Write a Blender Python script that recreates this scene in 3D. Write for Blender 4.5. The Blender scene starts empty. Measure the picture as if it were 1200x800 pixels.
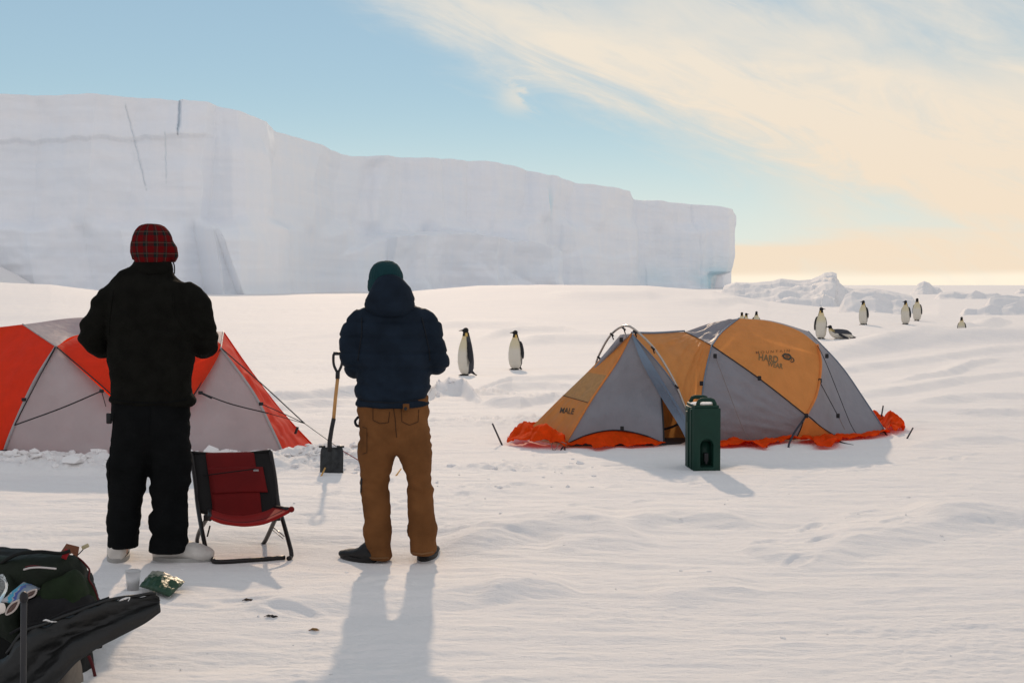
import bpy, bmesh, math, random
import numpy as np
from mathutils import Vector, Matrix, noise as mnoise
from mathutils.bvhtree import BVHTree
random.seed(7); np.random.seed(7)
S = bpy.context.scene
SKYS=0.06; CLDS=0.88; SUNE=2.3; EXPO=0.05
C = S.collection
F = 1570.0; CAM = 1.55
TH = math.atan(67.0/F); ct, st = math.cos(TH), math.sin(TH)
R = math.radians

# ------------------------------------------------------------ where a point of the photograph stands, given its distance
def W(px, py, Y):
    cx = (px-600)/F; cy = (400-py)/F
    d = Vector((cx, ct+st*cy, -st+ct*cy))
    k = Y/d.y
    return Vector((d.x*k, Y, CAM+d.z*k))
def ray(px, py):
    cx = (px-600)/F; cy = (400-py)/F
    return Vector((cx, ct+st*cy, -st+ct*cy)).normalized()

# ------------------------------------------------------------ noise
def _hash(ix, iy, iz, seed):
    h = (ix*374761393 + iy*668265263 + iz*2147483647 + seed*1274126177) & 0xffffffff
    h = ((h ^ (h >> 13))*1274126177) & 0xffffffff
    h = ((h ^ (h >> 15))*2246822519) & 0xffffffff
    return (h ^ (h >> 16)) & 0xffff
def pn2(x, y, seed=0):
    x = np.asarray(x, float); y = np.asarray(y, float)
    xi = np.floor(x).astype(np.int64); yi = np.floor(y).astype(np.int64)
    fx = x-xi; fy = y-yi
    u = fx*fx*fx*(fx*(fx*6-15)+10); v = fy*fy*fy*(fy*(fy*6-15)+10)
    def g(ax, ay):
        a = _hash(xi+ax, yi+ay, 0, seed)*(2*math.pi/65536)
        return np.cos(a)*(fx-ax)+np.sin(a)*(fy-ay)
    a = g(0,0)*(1-u)+g(1,0)*u; b = g(0,1)*(1-u)+g(1,1)*u
    return (a*(1-v)+b*v)*1.5
def pn3(p, seed=0):
    x, y, z = p[:,0], p[:,1], p[:,2]
    xi = np.floor(x).astype(np.int64); yi = np.floor(y).astype(np.int64); zi = np.floor(z).astype(np.int64)
    fx, fy, fz = x-xi, y-yi, z-zi
    u, v, w = [t*t*(3-2*t) for t in (fx, fy, fz)]
    r = 0
    for a in (0,1):
        for b in (0,1):
            for c in (0,1):
                r = r + (_hash(xi+a, yi+b, zi+c, seed)/32768.0-1)*(u if a else 1-u)*(v if b else 1-v)*(w if c else 1-w)
    return r
def fbm(x, y, octv=4, seed=0):
    s = 0; a = 1.0
    for i in range(octv):
        s = s + a*pn2(x*2**i, y*2**i, seed+i*17); a *= .5
    return s
def sst(a, b, x):
    t = np.clip((x-a)/(b-a), 0, 1); return t*t*(3-2*t)

# ------------------------------------------------------------ materials
def newmat(name):
    m = bpy.data.materials.new(name); m.use_nodes = True
    nt = m.node_tree; b = nt.nodes['Principled BSDF']
    return m, nt, b
def N(nt, t, **kw):
    n = nt.nodes.new(t)
    for k, v in kw.items(): setattr(n, k, v)
    return n
def mat(name, col, rough=.7, metal=0, spec=.3, bump=0, bscale=60, bstretch=(1,1,1), var=.12, vscale=8, trans=0, sheen=0, transm=0, alpha=None, coord='Object'):
    m, nt, b = newmat(name); L = nt.links
    b.inputs['Roughness'].default_value = rough; b.inputs['Metallic'].default_value = metal
    b.inputs['Specular IOR Level'].default_value = spec
    b.inputs['Transmission Weight'].default_value = transm
    if sheen:
        b.inputs['Sheen Weight'].default_value = sheen
    tc = N(nt, 'ShaderNodeTexCoord'); mp = N(nt, 'ShaderNodeMapping'); mp.inputs['Scale'].default_value = bstretch
    L.new(tc.outputs[coord], mp.inputs[0])
    n1 = N(nt, 'ShaderNodeTexNoise'); n1.inputs['Scale'].default_value = vscale; n1.inputs['Detail'].default_value = 5
    L.new(mp.outputs[0], n1.inputs['Vector'])
    mr = N(nt, 'ShaderNodeMapRange'); mr.inputs['From Min'].default_value = .3; mr.inputs['From Max'].default_value = .7
    mr.inputs['To Min'].default_value = 1-var; mr.inputs['To Max'].default_value = 1+var
    L.new(n1.outputs[0], mr.inputs[0])
    mx = N(nt, 'ShaderNodeVectorMath', operation='SCALE'); mx.inputs[0].default_value = col[:3]
    L.new(mr.outputs[0], mx.inputs['Scale']); L.new(mx.outputs[0], b.inputs['Base Color'])
    if bump:
        n2 = N(nt, 'ShaderNodeTexNoise'); n2.inputs['Scale'].default_value = bscale; n2.inputs['Detail'].default_value = 4
        L.new(mp.outputs[0], n2.inputs['Vector'])
        bp = N(nt, 'ShaderNodeBump'); bp.inputs['Strength'].default_value = 1; bp.inputs['Distance'].default_value = bump
        L.new(n2.outputs[0], bp.inputs['Height']); L.new(bp.outputs[0], b.inputs['Normal'])
    if trans:
        t = N(nt, 'ShaderNodeBsdfTranslucent'); L.new(mx.outputs[0], t.inputs[0])
        if bump: L.new(bp.outputs[0], t.inputs['Normal'])
        ms = N(nt, 'ShaderNodeMixShader'); ms.inputs[0].default_value = trans
        L.new(b.outputs[0], ms.inputs[1]); L.new(t.outputs[0], ms.inputs[2])
        L.new(ms.outputs[0], nt.nodes['Material Output'].inputs[0])
    return m

# ------------------------------------------------------------ mesh helpers
class MB:
    def __init__(s): s.v = []; s.f = []
    def add(s, v, f):
        o = len(s.v); s.v += [tuple(p) for p in v]; s.f += [tuple(i+o for i in q) for q in f]
        return s
    def grid(s, P, closed_u=False):          # P[i][j]
        n = len(P); m = len(P[0]); v = [p for r in P for p in r]; f = []
        for i in range(n-1):
            for j in range(m if closed_u else m-1):
                k = (j+1) % m
                f.append((i*m+j, i*m+k, (i+1)*m+k, (i+1)*m+j))
        return s.add(v, f)
    def loft(s, rings, seg=20, side=(1,0,0), caps=True, along=None):
        """rings: (centre, r_side, r_other[, power]) ; ring planes follow the path"""
        cs = [Vector(r[0]) for r in rings]; n = len(cs); P = []
        for i, r in enumerate(rings):
            t = Vector(along) if along else (cs[min(i+1,n-1)]-cs[max(i-1,0)]).normalized()
            a = Vector(side); a = (a - t*a.dot(t))
            if a.length < .1: a = Vector((0,1,0)); a = a - t*a.dot(t)
            a.normalize(); b = t.cross(a)
            pw = r[3] if len(r) > 3 else 2.0
            row = []
            for k in range(seg):
                an = 2*math.pi*k/seg; c, q = math.cos(an), math.sin(an)
                c = math.copysign(abs(c)**(2/pw), c); q = math.copysign(abs(q)**(2/pw), q)
                row.append(cs[i]+a*(r[1]*c)+b*(r[2]*q))
            P.append(row)
        o = len(s.v); s.grid(P, True)
        if caps:
            m = seg
            s.f.append(tuple(o+k for k in range(m))[::-1]); s.f.append(tuple(o+(n-1)*m+k for k in range(m)))
        return s
    def tube(s, pts, r, seg=8, caps=True):
        pts = [Vector(p) for p in pts]; n = len(pts)
        rr = r if isinstance(r, (list, tuple)) else [r]*n
        t0 = (pts[1]-pts[0]).normalized(); a = t0.orthogonal().normalized(); P = []
        for i in range(n):
            t = (pts[min(i+1,n-1)]-pts[max(i-1,0)])
            t = t.normalized() if t.length > 1e-9 else t0
            a = (a-t*a.dot(t)).normalized(); b = t.cross(a)
            P.append([pts[i]+(a*math.cos(2*math.pi*k/seg)+b*math.sin(2*math.pi*k/seg))*rr[i] for k in range(seg)])
        o = len(s.v); s.grid(P, True)
        if caps:
            s.f.append(tuple(o+k for k in range(seg))[::-1]); s.f.append(tuple(o+(n-1)*seg+k for k in range(seg)))
        return s
    def box(s, c, d, M=None):
        v = [Vector((x*d[0]/2, y*d[1]/2, z*d[2]/2)) for x in (-1,1) for y in (-1,1) for z in (-1,1)]
        if M is not None: v = [M @ p for p in v]
        v = [p+Vector(c) for p in v]
        return s.add(v, [(0,1,3,2),(4,6,7,5),(0,4,5,1),(2,3,7,6),(0,2,6,4),(1,5,7,3)])
    def ball(s, c, r, seg=16, M=None):
        P = []
        for i in range(seg//2+1):
            th = math.pi*i/(seg//2); th = min(max(th, 1e-3), math.pi-1e-3)
            row = []
            for k in range(seg):
                a = 2*math.pi*k/seg
                p = Vector((math.sin(th)*math.cos(a)*r[0], math.sin(th)*math.sin(a)*r[1], -math.cos(th)*r[2]))
                if M is not None: p = M @ p
                row.append(p+Vector(c))
            P.append(row)
        o = len(s.v); s.grid(P, True)
        s.f.append(tuple(o+k for k in range(seg))[::-1]); s.f.append(tuple(o+(seg//2)*seg+k for k in range(seg)))
        return s
    def mesh(s, name='m'):
        me = bpy.data.meshes.new(name); me.from_pydata(s.v, [], s.f); me.update()
        return me

def sm(me, on=True):
    me.polygons.foreach_set('use_smooth', [on]*len(me.polygons)); me.update(); return me
def link(name, me, m=None, parent=None, smooth=True):
    if isinstance(me, MB): me = me.mesh(name)
    me.name = name
    if m is not None:
        me.materials.clear()
        for q in (m if isinstance(m, (list,tuple)) else [m]): me.materials.append(q)
    if smooth: sm(me)
    o = bpy.data.objects.new(name, me); C.objects.link(o)
    if parent is not None:
        o.parent = parent
        o.matrix_parent_inverse = parent.matrix_basis.inverted()
    return o
def empty(name, loc, rz=0):
    o = bpy.data.objects.new(name, None); C.objects.link(o); o.location = loc; o.rotation_euler.z = rz
    o.empty_display_size = .2
    return o
def tag(o, label=None, cat=None, group=None, kind=None):
    if label: o['label'] = label
    if cat: o['category'] = cat
    if group: o['group'] = group
    if kind: o['kind'] = kind
    return o
def evalmesh(me, mods):
    o = bpy.data.objects.new('tmp', me); C.objects.link(o)
    for t, kw in mods:
        md = o.modifiers.new('m', t)
        for k, v in kw.items(): setattr(md, k, v)
    dg = bpy.context.evaluated_depsgraph_get(); dg.update()
    r = bpy.data.meshes.new_from_object(o.evaluated_get(dg))
    bpy.data.objects.remove(o)
    return r
def fuse(mb, voxel=.012, it=6, fac=.5, extra=()):
    me = mb.mesh()
    bm = bmesh.new(); bm.from_mesh(me); bmesh.ops.recalc_face_normals(bm, faces=bm.faces); bm.to_mesh(me); bm.free()
    return evalmesh(me, [('REMESH', dict(mode='VOXEL', voxel_size=voxel))]+([('SMOOTH', dict(factor=fac, iterations=it))] if it else [])+list(extra))
def getco(me):
    a = np.empty(len(me.vertices)*3); me.vertices.foreach_get('co', a); return a.reshape(-1,3)
def getno(me):
    a = np.empty(len(me.vertices)*3); me.vertices.foreach_get('normal', a); return a.reshape(-1,3)
def setco(me, a):
    me.vertices.foreach_set('co', np.ascontiguousarray(a).ravel()); me.update()
def push(me, fn):
    p = getco(me); n = getno(me); setco(me, p+n*fn(p, n)[:,None]); return me
def bevel(me, w, seg=2):
    return evalmesh(me, [('BEVEL', dict(width=w, segments=seg, limit_method='ANGLE', angle_limit=R(30)))])
def catmull(P, n):
    P = [Vector(p) for p in P]
    if len(P) == 2: return [P[0].lerp(P[1], i/(n-1)) for i in range(n)]
    # arc-length like parameter
    ln = [0]
    for a, b in zip(P, P[1:]): ln.append(ln[-1]+(b-a).length)
    Q = [P[0]*2-P[1]]+P+[P[-1]*2-P[-2]]; out = []
    for i in range(n):
        s = ln[-1]*i/(n-1); k = 0
        while k < len(P)-2 and s > ln[k+1]: k += 1
        t = (s-ln[k])/max(ln[k+1]-ln[k], 1e-9)
        a, b, c, d = Q[k:k+4]
        out.append(.5*((2*b)+(c-a)*t+(2*a-5*b+4*c-d)*t*t+(3*b-a-3*c+d)*t**3))
    return out
def coons(bottom, top, left, right, n=36, wr=0.0, ws=6.0, seed=0, bulge=0.0, fan=0.0, fu=16, fv=1.5):
    """bottom/top run left->right, left/right run bottom->top"""
    B = catmull(bottom, n); T = catmull(top, n); Lc = catmull(left, n); Rc = catmull(right, n); P = []
    mid_n = ((B[-1]-B[0]).cross(Lc[-1]-Lc[0]))
    if mid_n.length < 1e-6: mid_n = (Rc[-1]-Rc[0]).cross(T[-1]-T[0])
    mid_n.normalize()
    if mid_n.y > 0: mid_n = -mid_n
    for j in range(n):
        v = j/(n-1); row = []
        for i in range(n):
            u = i/(n-1)
            p = B[i]*(1-v)+T[i]*v+Lc[j]*(1-u)+Rc[j]*u-(B[0]*(1-u)*(1-v)+B[-1]*u*(1-v)+T[0]*(1-u)*v+T[-1]*u*v)
            e = min(1, 8*u*(1-u))*min(1, 8*v*(1-v))
            d = 16*u*(1-u)*v*(1-v)*bulge
            if fan: d += fan*e*mnoise.noise(Vector((u*fu, v*fv, seed+.3)))+.4*fan*e*mnoise.noise(Vector((u*fu*2.2, v*fv*1.5, seed+4.3)))
            if wr:
                d += wr*e*(mnoise.noise(Vector((p.x*ws, p.y*ws, p.z*ws*.5+seed)))+.5*mnoise.noise(Vector((p.x*ws*2.3+9, p.z*ws*2.3, seed))))
            row.append(p+mid_n*d)
        P.append(row)
    return MB().grid(P)
# ============================================================ the snow
BY = [0,15,20,28,34,41,51,60,400]; BZ = [0,0,-.08,-.33,-.33,-.13,0,0,0]
CPX = [-400,0,60,120,200,300,400,470,560,640,760,835,870,900,960,1060,1100,1600]
CZ  = [1.62,1.66,1.5,1.05,.66,.6,.63,.95,1.42,1.5,1.42,1.05,.55,.0,-.55,-.5,-.15,-.1]
# (list of photo points on the ground, height, width towards the sun, width towards the camera)
FEAT = [
 ([(250,716),(330,706),(420,697),(520,694),(600,686),(665,692)], .040, .35, .13),
 ([(560,700),(620,688),(680,692)], .03, .2, .09),
 ([(505,640),(560,628),(620,617),(690,612),(740,622),(775,632)], .062, .5, .16),
 ([(640,640),(700,634),(760,640)], .03, .3, .1),
 ([(725,610),(790,602),(850,606),(900,612)], .05, .35, .12),
 ([(960,640),(1040,625),(1110,612),(1200,603)], .05, .5, .16),
 ([(1080,606),(1150,600),(1240,604)], .05, .4, .15),
 ([(290,458),(330,461),(400,455),(470,452)], .16, .9, .4),
 ([(300,474),(360,470),(420,466)], .09, .7, .35),
 ([(488,460),(512,450),(540,449),(565,458)], .20, .5, .5),
 ([(560,456),(600,449),(640,447),(690,449)], .13, .4, .6),
 ([(560,466),(610,468),(650,461),(680,466)], .11, .5, .4),
 ([(540,456),(600,442),(680,440),(720,441)], .10, .7, .5),
 ([(500,378),(560,376),(620,378),(640,381)], .20, 3.0, 1.6),
 ([(560,392),(610,384),(660,382),(700,389)], .20, 2.5, 1.5),
 ([(600,397),(650,394),(700,395),(740,392)], .16, 2.5, 1.3),
 ([(330,396),(400,390),(470,392)], .10, 2.5, 1.2),
 ([(930,418),(985,409),(1040,400),(1090,393),(1150,389),(1260,385)], .22, 3.0, 1.3),
 ([(1000,406),(1060,396),(1110,389),(1150,382)], .14, 2.5, 1.0),
 ([(1120,388),(1146,381),(1165,374),(1182,369),(1200,370),(1250,374)], .22, 2.0, 1.4),
 ([(1060,402),(1120,396),(1180,392),(1260,390)], .16, 2.5, 1.3),
 ([(940,438),(1000,428),(1080,420),(1160,408),(1250,400)], .10, 1.4, .6),
 ([(1040,446),(1090,438),(1140,424),(1180,416)], .10, 1.0, .45),
 ([(960,462),(1040,455),(1120,444),(1220,430)], .09, 1.2, .5),
 ([(1060,470),(1130,462),(1230,458)], .08, 1.0, .4),
 ([(1000,482),(1080,478),(1160,482),(1240,476)], .06, .9, .35),
 ([(1060,520),(1120,512),(1200,512)], .05, .9, .3),
 ([(860,640),(940,652),(1010,646)], .03, .3, .12),
 ([(760,700),(840,690),(900,694)], .025, .3, .1),
 ([(640,342),(700,343),(760,341),(800,345)], .28, 5, 3),
 ([(780,350),(840,353),(880,352)], .2, 5, 3),
 ([(0,370),(80,372),(160,368)], .12, 4, 2),
]
_rp = random.Random(5); PRINTS = []
for (ax, ay, bx, by, n_) in ((-2.6,8.6,-.2,9.4,9),(-.9,6.6,1.4,10.6,9),(-2.2,6.7,-.9,6.2,5),(.4,11.2,2.6,11.4,8),(2.2,10.6,4.4,12.2,8),(-.6,8.2,.2,12.2,9),(-1.3,9.6,-1.0,11,5),(1.2,7.4,2.6,9.0,6)):
    for i in range(n_):
        t = (i+.5)/n_; dx, dy = bx-ax, by-ay; l_ = math.hypot(dx,dy); sd_ = .10*(1 if i%2 else -1)+_rp.gauss(0,.05)
        PRINTS.append((ax+dx*t-dy/l_*sd_+_rp.gauss(0,.06), ay+dy*t+dx/l_*sd_+_rp.gauss(0,.06), math.atan2(dy,dx)+_rp.gauss(0,.25), _rp.uniform(.004,.012)))
def macro(x, y):
    yy = np.maximum(y, 1.0); px = 600+F*x/yy
    b = np.interp(y, BY, BZ)
    zc = np.interp(px, CPX, CZ)
    t = sst(45, 90, y)*(1-sst(95, 165, y))
    z = b*(1-t)+zc*t
    z = z+.36*np.exp(-((y-66)/11)**2)*sst(830, 900, px)*(1-sst(1020, 1120, px))
    return z
_feat = []
for pts, a, wb, wf in FEAT:
    L = []
    for px, py in pts:                       # where the ray meets the broad ground
        Y = 3.0
        while Y < 130:
            p = W(px, py, Y)
            if p.z < float(macro(np.array(p.x), np.array(p.y)))+a*.85: break
            Y *= 1.004
        L.append((p.x, p.y))
    _feat.append((L, a, wb, wf))
def height(x, y, fine=True):
    x = np.asarray(x, float); y = np.asarray(y, float)
    z = macro(x, y); M0_ = z.copy()
    r = np.hypot(x, y)
    near = 1-sst(60, 200, r)
    # sastrugi, long in x
    wx = x+.6*pn2(x*.3, y*.5, 5); wy = y+.35*pn2(x*.25, y*.4, 9)+.08*x
    s1 = 1-np.abs(fbm(wx*.22, wy*.8, 3, 21))*2
    s2 = 1-np.abs(fbm(wx*.55, wy*2.3, 3, 31))*2
    z = z+(.018*s1*s1*np.sign(s1)+.009*s2)*(.35+.65*sst(-.4,.5,pn2(x*.12,y*.2,77)))*(.3+.7*near)
    z = z+.05*fbm(x*.09, y*.13, 2, 3)*near*sst(10,30,r)
    z = z+(sst(120,200,r))*.12*fbm(x*.05, y*.03, 3, 8)
    if fine:
        m = near*(1-sst(22,60,r))
        z = z+m*(.0062*fbm(wx*2.2, wy*7.5, 3, 41))
        g = sst(.15,.55,pn2(x*.8+3, y*1.1, 51))
        z = z+m*(.35+.65*g)*.008*np.abs(fbm(x*6+wx, y*11, 3, 61))
        g2 = sst(.1,.4,pn2(x*.5+7, y*.9, 58)); z = z-m*g2*.006*np.clip(pn2(x*3.1,y*5.5,59)-.15,0,1)
    # single drifts
    for L, a, wb, wf in _feat:
        xs = [p[0] for p in L]; ys = [p[1] for p in L]; nr_ = ys[0] < 9.5
        if nr_: wb = wb*1.5; wf = wf*2.0
        mg = max(wb,wf)*3+.3
        msk = (x>min(xs)-mg)&(x<max(xs)+mg)&(y>min(ys)-mg)&(y<max(ys)+mg)
        if not msk.any(): continue
        xq = x[msk]; yq = y[msk]
        cy = np.interp(xq, xs, ys)+wf*.3*fbm(xq/(wb*6), yq*0+a*100, 4, 5)
        ln = xs[-1]-xs[0]
        u = (xq-xs[0])/ln
        tap = sst(-.04,.22,u)*(1-sst(.72,1.05,u))
        d = yq-cy
        jag = 1+(.05 if nr_ else .15)*fbm(xq/(wf*6), yq/(wf*4), 3, int(a*1000))+(.05 if nr_ else .16)*fbm(xq/(wf*1.2), yq/(wf*.8), 3, 7)*np.clip(1-np.abs(d)/wf,0,1)
        prof = np.where(d > 0, np.exp(-(d/wb)**2*1.2), np.clip(1+d/(wf*(.6+.5*tap)), 0, 1)**1.1)
        z[msk] = z[msk]+a*(1.15 if nr_ else 1.0)*tap*prof*jag
    # banked, shovelled snow along the left tent and round the shovel
    k = np.interp(x, [-6,-4.9,-4,-3.2,-2.4,-1.9,-1.55,-1.15,-.7], [0,.13,.13,.12,.13,.13,.15,.07,0])
    yc = np.interp(x, [-6,-3,-2.0,-1.5,-1.0], [11.35,11.25,11.5,11.75,12.0])
    wdt = np.interp(x, [-6,-2.3,-1.6,-.8], [.42,.42,.62,.6])
    d = (y-yc)/wdt
    bank = k*np.exp(-d**4)*(y<13.5)
    if bank.max() > .001:
        ch = np.abs(fbm(x*3.2, y*4, 5, 71))
        blk = np.floor((pn2(x*3.1, y*4.5, 72)+1)*3)/3-1
        z = z+bank*(.55+.45*ch+.22*blk)
    # a broken patch of snow beyond the brown trousers
    for (qx, qy, qw, qh) in ((.35,15.2,1.2,.05),(-.05,11.3,.55,.03),(-.15,10.2,.4,.02),(1.5,19.3,1.6,.05),(-.5,19.6,.5,.10)):
        e = np.exp(-((x-qx)/qw)**2-((y-qy)/(qw*.45))**2)
        z = z+e*qh*(np.abs(fbm(x*5,y*7,3,91))*1.5+.2)
    for qx, qy, qa, qd in PRINTS:
        msk = (np.abs(x-qx)<.3)&(np.abs(y-qy)<.3)
        if msk.any():
            c_, s_ = math.cos(qa), math.sin(qa); u_ = ((x[msk]-qx)*c_+(y[msk]-qy)*s_)/.15; v_ = (-(x[msk]-qx)*s_+(y[msk]-qy)*c_)/.06
            r_ = np.sqrt(u_**2+v_**2); z[msk] = z[msk]-qd*(1-sst(.6,1.1,r_))+qd*.45*np.exp(-((r_-1.25)/.3)**2)
    # trodden snow at the feet and under things: kept level
    for (qx, qy, qw) in ((-2.02,7.45,.75),(-.66,7.45,.5),(-1.5,7.5,.45),(2.2,13.2,1.6),(3.2,13.6,1.2),(1.6,11.3,.35),(1.2,13.2,1.0),(-.9,27,1.0),(.1,31,1.0),(9.4,41,1.5),(10,41,1.5),(13.2,50,1.6),(15.5,52,1.8)):
        e = np.exp(-(((x-qx)**2+((y-qy)*1.3)**2)/qw**2)**2)
        z = M0_+(z-M0_)*(1-.85*e)
    return z
_hx = np.arange(-9, 9.01, .03); _hy = np.arange(3, 24.01, .04)
_HX, _HY = np.meshgrid(_hx, _hy, indexing='ij'); _HZ = height(_HX.ravel(), _HY.ravel()).reshape(_HX.shape)
def H(x, y):
    if -8.9 < x < 8.9 and 3.05 < y < 23.9:
        a = (x+9)/.03; b = (y-3)/.04; i = int(a); j = int(b); u = a-i; v = b-j
        return float((_HZ[i,j]*(1-u)+_HZ[i+1,j]*u)*(1-v)+(_HZ[i,j+1]*(1-u)+_HZ[i+1,j+1]*u)*v)
    return float(height(np.array([x]), np.array([y]), True)[0])
def Gp(px, py, lo=3.0):
    Y = lo
    while Y < 300:
        p = W(px, py, Y)
        if p.z < H(p.x, p.y): return p
        Y *= 1.002
    return p

# polar sheet: rings follow the perspective, out to the horizon
ys = np.arange(860, 336.5, -0.8)
rr = [0.4,1.2,2.0,2.6,3.2,3.8,4.2]+[r for r in (CAM*F/(ys-333)) if r > 4.45 and r < 95]
r = rr[-1]
while r < 220: r *= 1.012; rr.append(r)
while r < 4600: r *= 1.13; rr.append(r)
rr = np.array(rr)
fine_a = np.linspace(-25, 25, 1000); out_a = np.concatenate([np.arange(-180,-40,5.0), np.arange(-40,-25,.5)])
aa = np.radians(np.concatenate([out_a, fine_a, -out_a[::-1][:-1]]))
RR, AA = np.meshgrid(rr, aa, indexing='ij')
X = RR*np.sin(AA); Y = RR*np.cos(AA)
Z = height(X.ravel(), Y.ravel()).reshape(X.shape)
Z -= (RR**2)/(2*6.37e6)
nr, na = X.shape
co = np.stack([X, Y, Z], -1).reshape(-1, 3)
idx = np.arange(nr*na).reshape(nr, na)
q = np.stack([idx[:-1], idx[1:], np.roll(idx[1:], -1, 1), np.roll(idx[:-1], -1, 1)], -1).reshape(-1, 4)
co = np.vstack([co, [[0,0,H(0,.2)]]]); c0 = len(co)-1
tri = np.array([[c0, idx[0,j], idx[0,(j+1)%na]] for j in range(na)])
me = bpy.data.meshes.new('snow_ground')
me.vertices.add(len(co)); me.vertices.foreach_set('co', co.ravel())
nl = q.size+tri.size
me.loops.add(nl); me.loops.foreach_set('vertex_index', np.concatenate([q.ravel(), tri.ravel()]).astype(np.int32))
me.polygons.add(len(q)+len(tri))
me.polygons.foreach_set('loop_start', np.concatenate([np.arange(len(q))*4, q.size+np.arange(len(tri))*3]).astype(np.int32))
me.update(calc_edges=True); me.validate()

def snow_material(name, col=(.85,.825,.805), bs=1.0, micro=True):
    m, nt, b = newmat(name); L = nt.links
    tc = N(nt, 'ShaderNodeTexCoord')
    b.inputs['Roughness'].default_value = .8; b.inputs['Specular IOR Level'].default_value = .12
    mp = N(nt, 'ShaderNodeMapping'); mp.inputs['Scale'].default_value = (1.1, 2.6, 1.5); mp.inputs['Rotation'].default_value = (0,0,.08)
    L.new(tc.outputs['Object'], mp.inputs[0])
    n1 = N(nt, 'ShaderNodeTexNoise'); n1.inputs['Scale'].default_value = 3.0; n1.inputs['Detail'].default_value = 8; n1.inputs['Roughness'].default_value = .62
    L.new(mp.outputs[0], n1.inputs['Vector'])
    n2 = N(nt, 'ShaderNodeTexNoise'); n2.inputs['Scale'].default_value = 26; n2.inputs['Detail'].default_value = 8; n2.inputs['Roughness'].default_value = .72
    L.new(mp.outputs[0], n2.inputs['Vector'])
    b1 = N(nt, 'ShaderNodeBump'); b1.inputs['Distance'].default_value = .032*bs; b1.inputs['Strength'].default_value = .6
    b2 = N(nt, 'ShaderNodeBump'); b2.inputs['Distance'].default_value = .010*bs; b2.inputs['Strength'].default_value = .8
    L.new(n1.outputs[0], b1.inputs['Height']); L.new(n2.outputs[0], b2.inputs['Height'])
    L.new(b1.outputs[0], b2.inputs['Normal']); L.new(b2.outputs[0], b.inputs['Normal'])
    n3 = N(nt, 'ShaderNodeTexNoise'); n3.inputs['Scale'].default_value = .7; n3.inputs['Detail'].default_value = 6
    L.new(mp.outputs[0], n3.inputs['Vector'])
    cr = N(nt, 'ShaderNodeValToRGB'); e = cr.color_ramp.elements
    e[0].position = .3; e[0].color = (col[0]*.955, col[1]*.965, col[2]*.985, 1); e[1].position = .7; e[1].color = (*col, 1)
    L.new(n3.outputs[0], cr.inputs[0]); L.new(cr.outputs[0], b.inputs['Base Color'])
    # ice crystals that catch the low sun
    if micro:
        v = N(nt, 'ShaderNodeTexVoronoi'); v.inputs['Scale'].default_value = 90
        L.new(tc.outputs['Object'], v.inputs['Vector'])
        mr = N(nt, 'ShaderNodeMapRange'); mr.inputs['From Min'].default_value = .04; mr.inputs['From Max'].default_value = .10
        mr.inputs['To Min'].default_value = .3; mr.inputs['To Max'].default_value = .8
        L.new(v.outputs['Distance'], mr.inputs[0]); L.new(mr.outputs[0], b.inputs['Roughness'])
    return m
M_snow = snow_material('packed_snow')
M_snowlump = snow_material('drift_snow', bs=.6)
g = link('snow_ground', me, M_snow); tag(g, kind='structure', label='wind packed snow plain with low sastrugi', cat='snow')

# ============================================================ sky and sun
EL = 23.5; SX = -.065
w = bpy.data.worlds.new('World'); S.world = w; w.use_nodes = True
nt = w.node_tree; L = nt.links; nt.nodes.clear()
out = N(nt, 'ShaderNodeOutputWorld'); bgs = N(nt, 'ShaderNodeBackground'); bgc = N(nt, 'ShaderNodeBackground'); mixs = N(nt, 'ShaderNodeMixShader')
sky = N(nt, 'ShaderNodeTexSky', sky_type='NISHITA'); sky.sun_disc = False
sky.sun_elevation = R(EL); sky.sun_rotation = math.atan2(SX, 1)
sky.altitude = 0; sky.air_density = 1.0; sky.dust_density = 0.0; sky.ozone_density = 1.0
L.new(sky.outputs[0], bgs.inputs[0]); bgs.inputs[1].default_value = SKYS
L.new(bgs.outputs[0], mixs.inputs[1]); L.new(bgc.outputs[0], mixs.inputs[2]); L.new(mixs.outputs[0], out.inputs[0])
tc = N(nt, 'ShaderNodeTexCoord'); sep = N(nt, 'ShaderNodeSeparateXYZ'); L.new(tc.outputs['Generated'], sep.inputs[0])
def mth(op, a, b=None, c=None):
    n = N(nt, 'ShaderNodeMath', operation=op)
    for i, q in enumerate((a, b, c)):
        if q is None: continue
        if isinstance(q, (int, float)): n.inputs[i].default_value = q
        else: L.new(q, n.inputs[i])
    return n.outputs[0]
def ss(x, a, b):
    n = N(nt, 'ShaderNodeMapRange', interpolation_type='SMOOTHERSTEP'); L.new(x, n.inputs[0])
    n.inputs['From Min'].default_value = a; n.inputs['From Max'].default_value = b; return n.outputs[0]
az = mth('ARCTAN2', sep.outputs[0], sep.outputs[1]); el = mth('ARCSINE', sep.outputs[2])
def sn(sc, rot, sx, sy, det=6, rough=.6, off=0, dist=.3):
    cb = N(nt, 'ShaderNodeCombineXYZ'); c, s_ = math.cos(rot), math.sin(rot)
    u = mth('ADD', mth('MULTIPLY', az, c), mth('MULTIPLY', el, s_)); v = mth('SUBTRACT', mth('MULTIPLY', el, c), mth('MULTIPLY', az, s_))
    L.new(mth('MULTIPLY', u, sx), cb.inputs[0]); L.new(mth('MULTIPLY', v, sy), cb.inputs[1]); cb.inputs[2].default_value = off
    n = N(nt, 'ShaderNodeTexNoise'); n.inputs['Scale'].default_value = sc; n.inputs['Detail'].default_value = det
    n.inputs['Roughness'].default_value = rough; n.inputs['Distortion'].default_value = dist
    L.new(cb.outputs[0], n.inputs['Vector']); return mth('SUBTRACT', n.outputs[0], .5)
A = lambda px: math.atan((px-600)/F)
E = lambda py: math.atan((333-py)/F)
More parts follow.
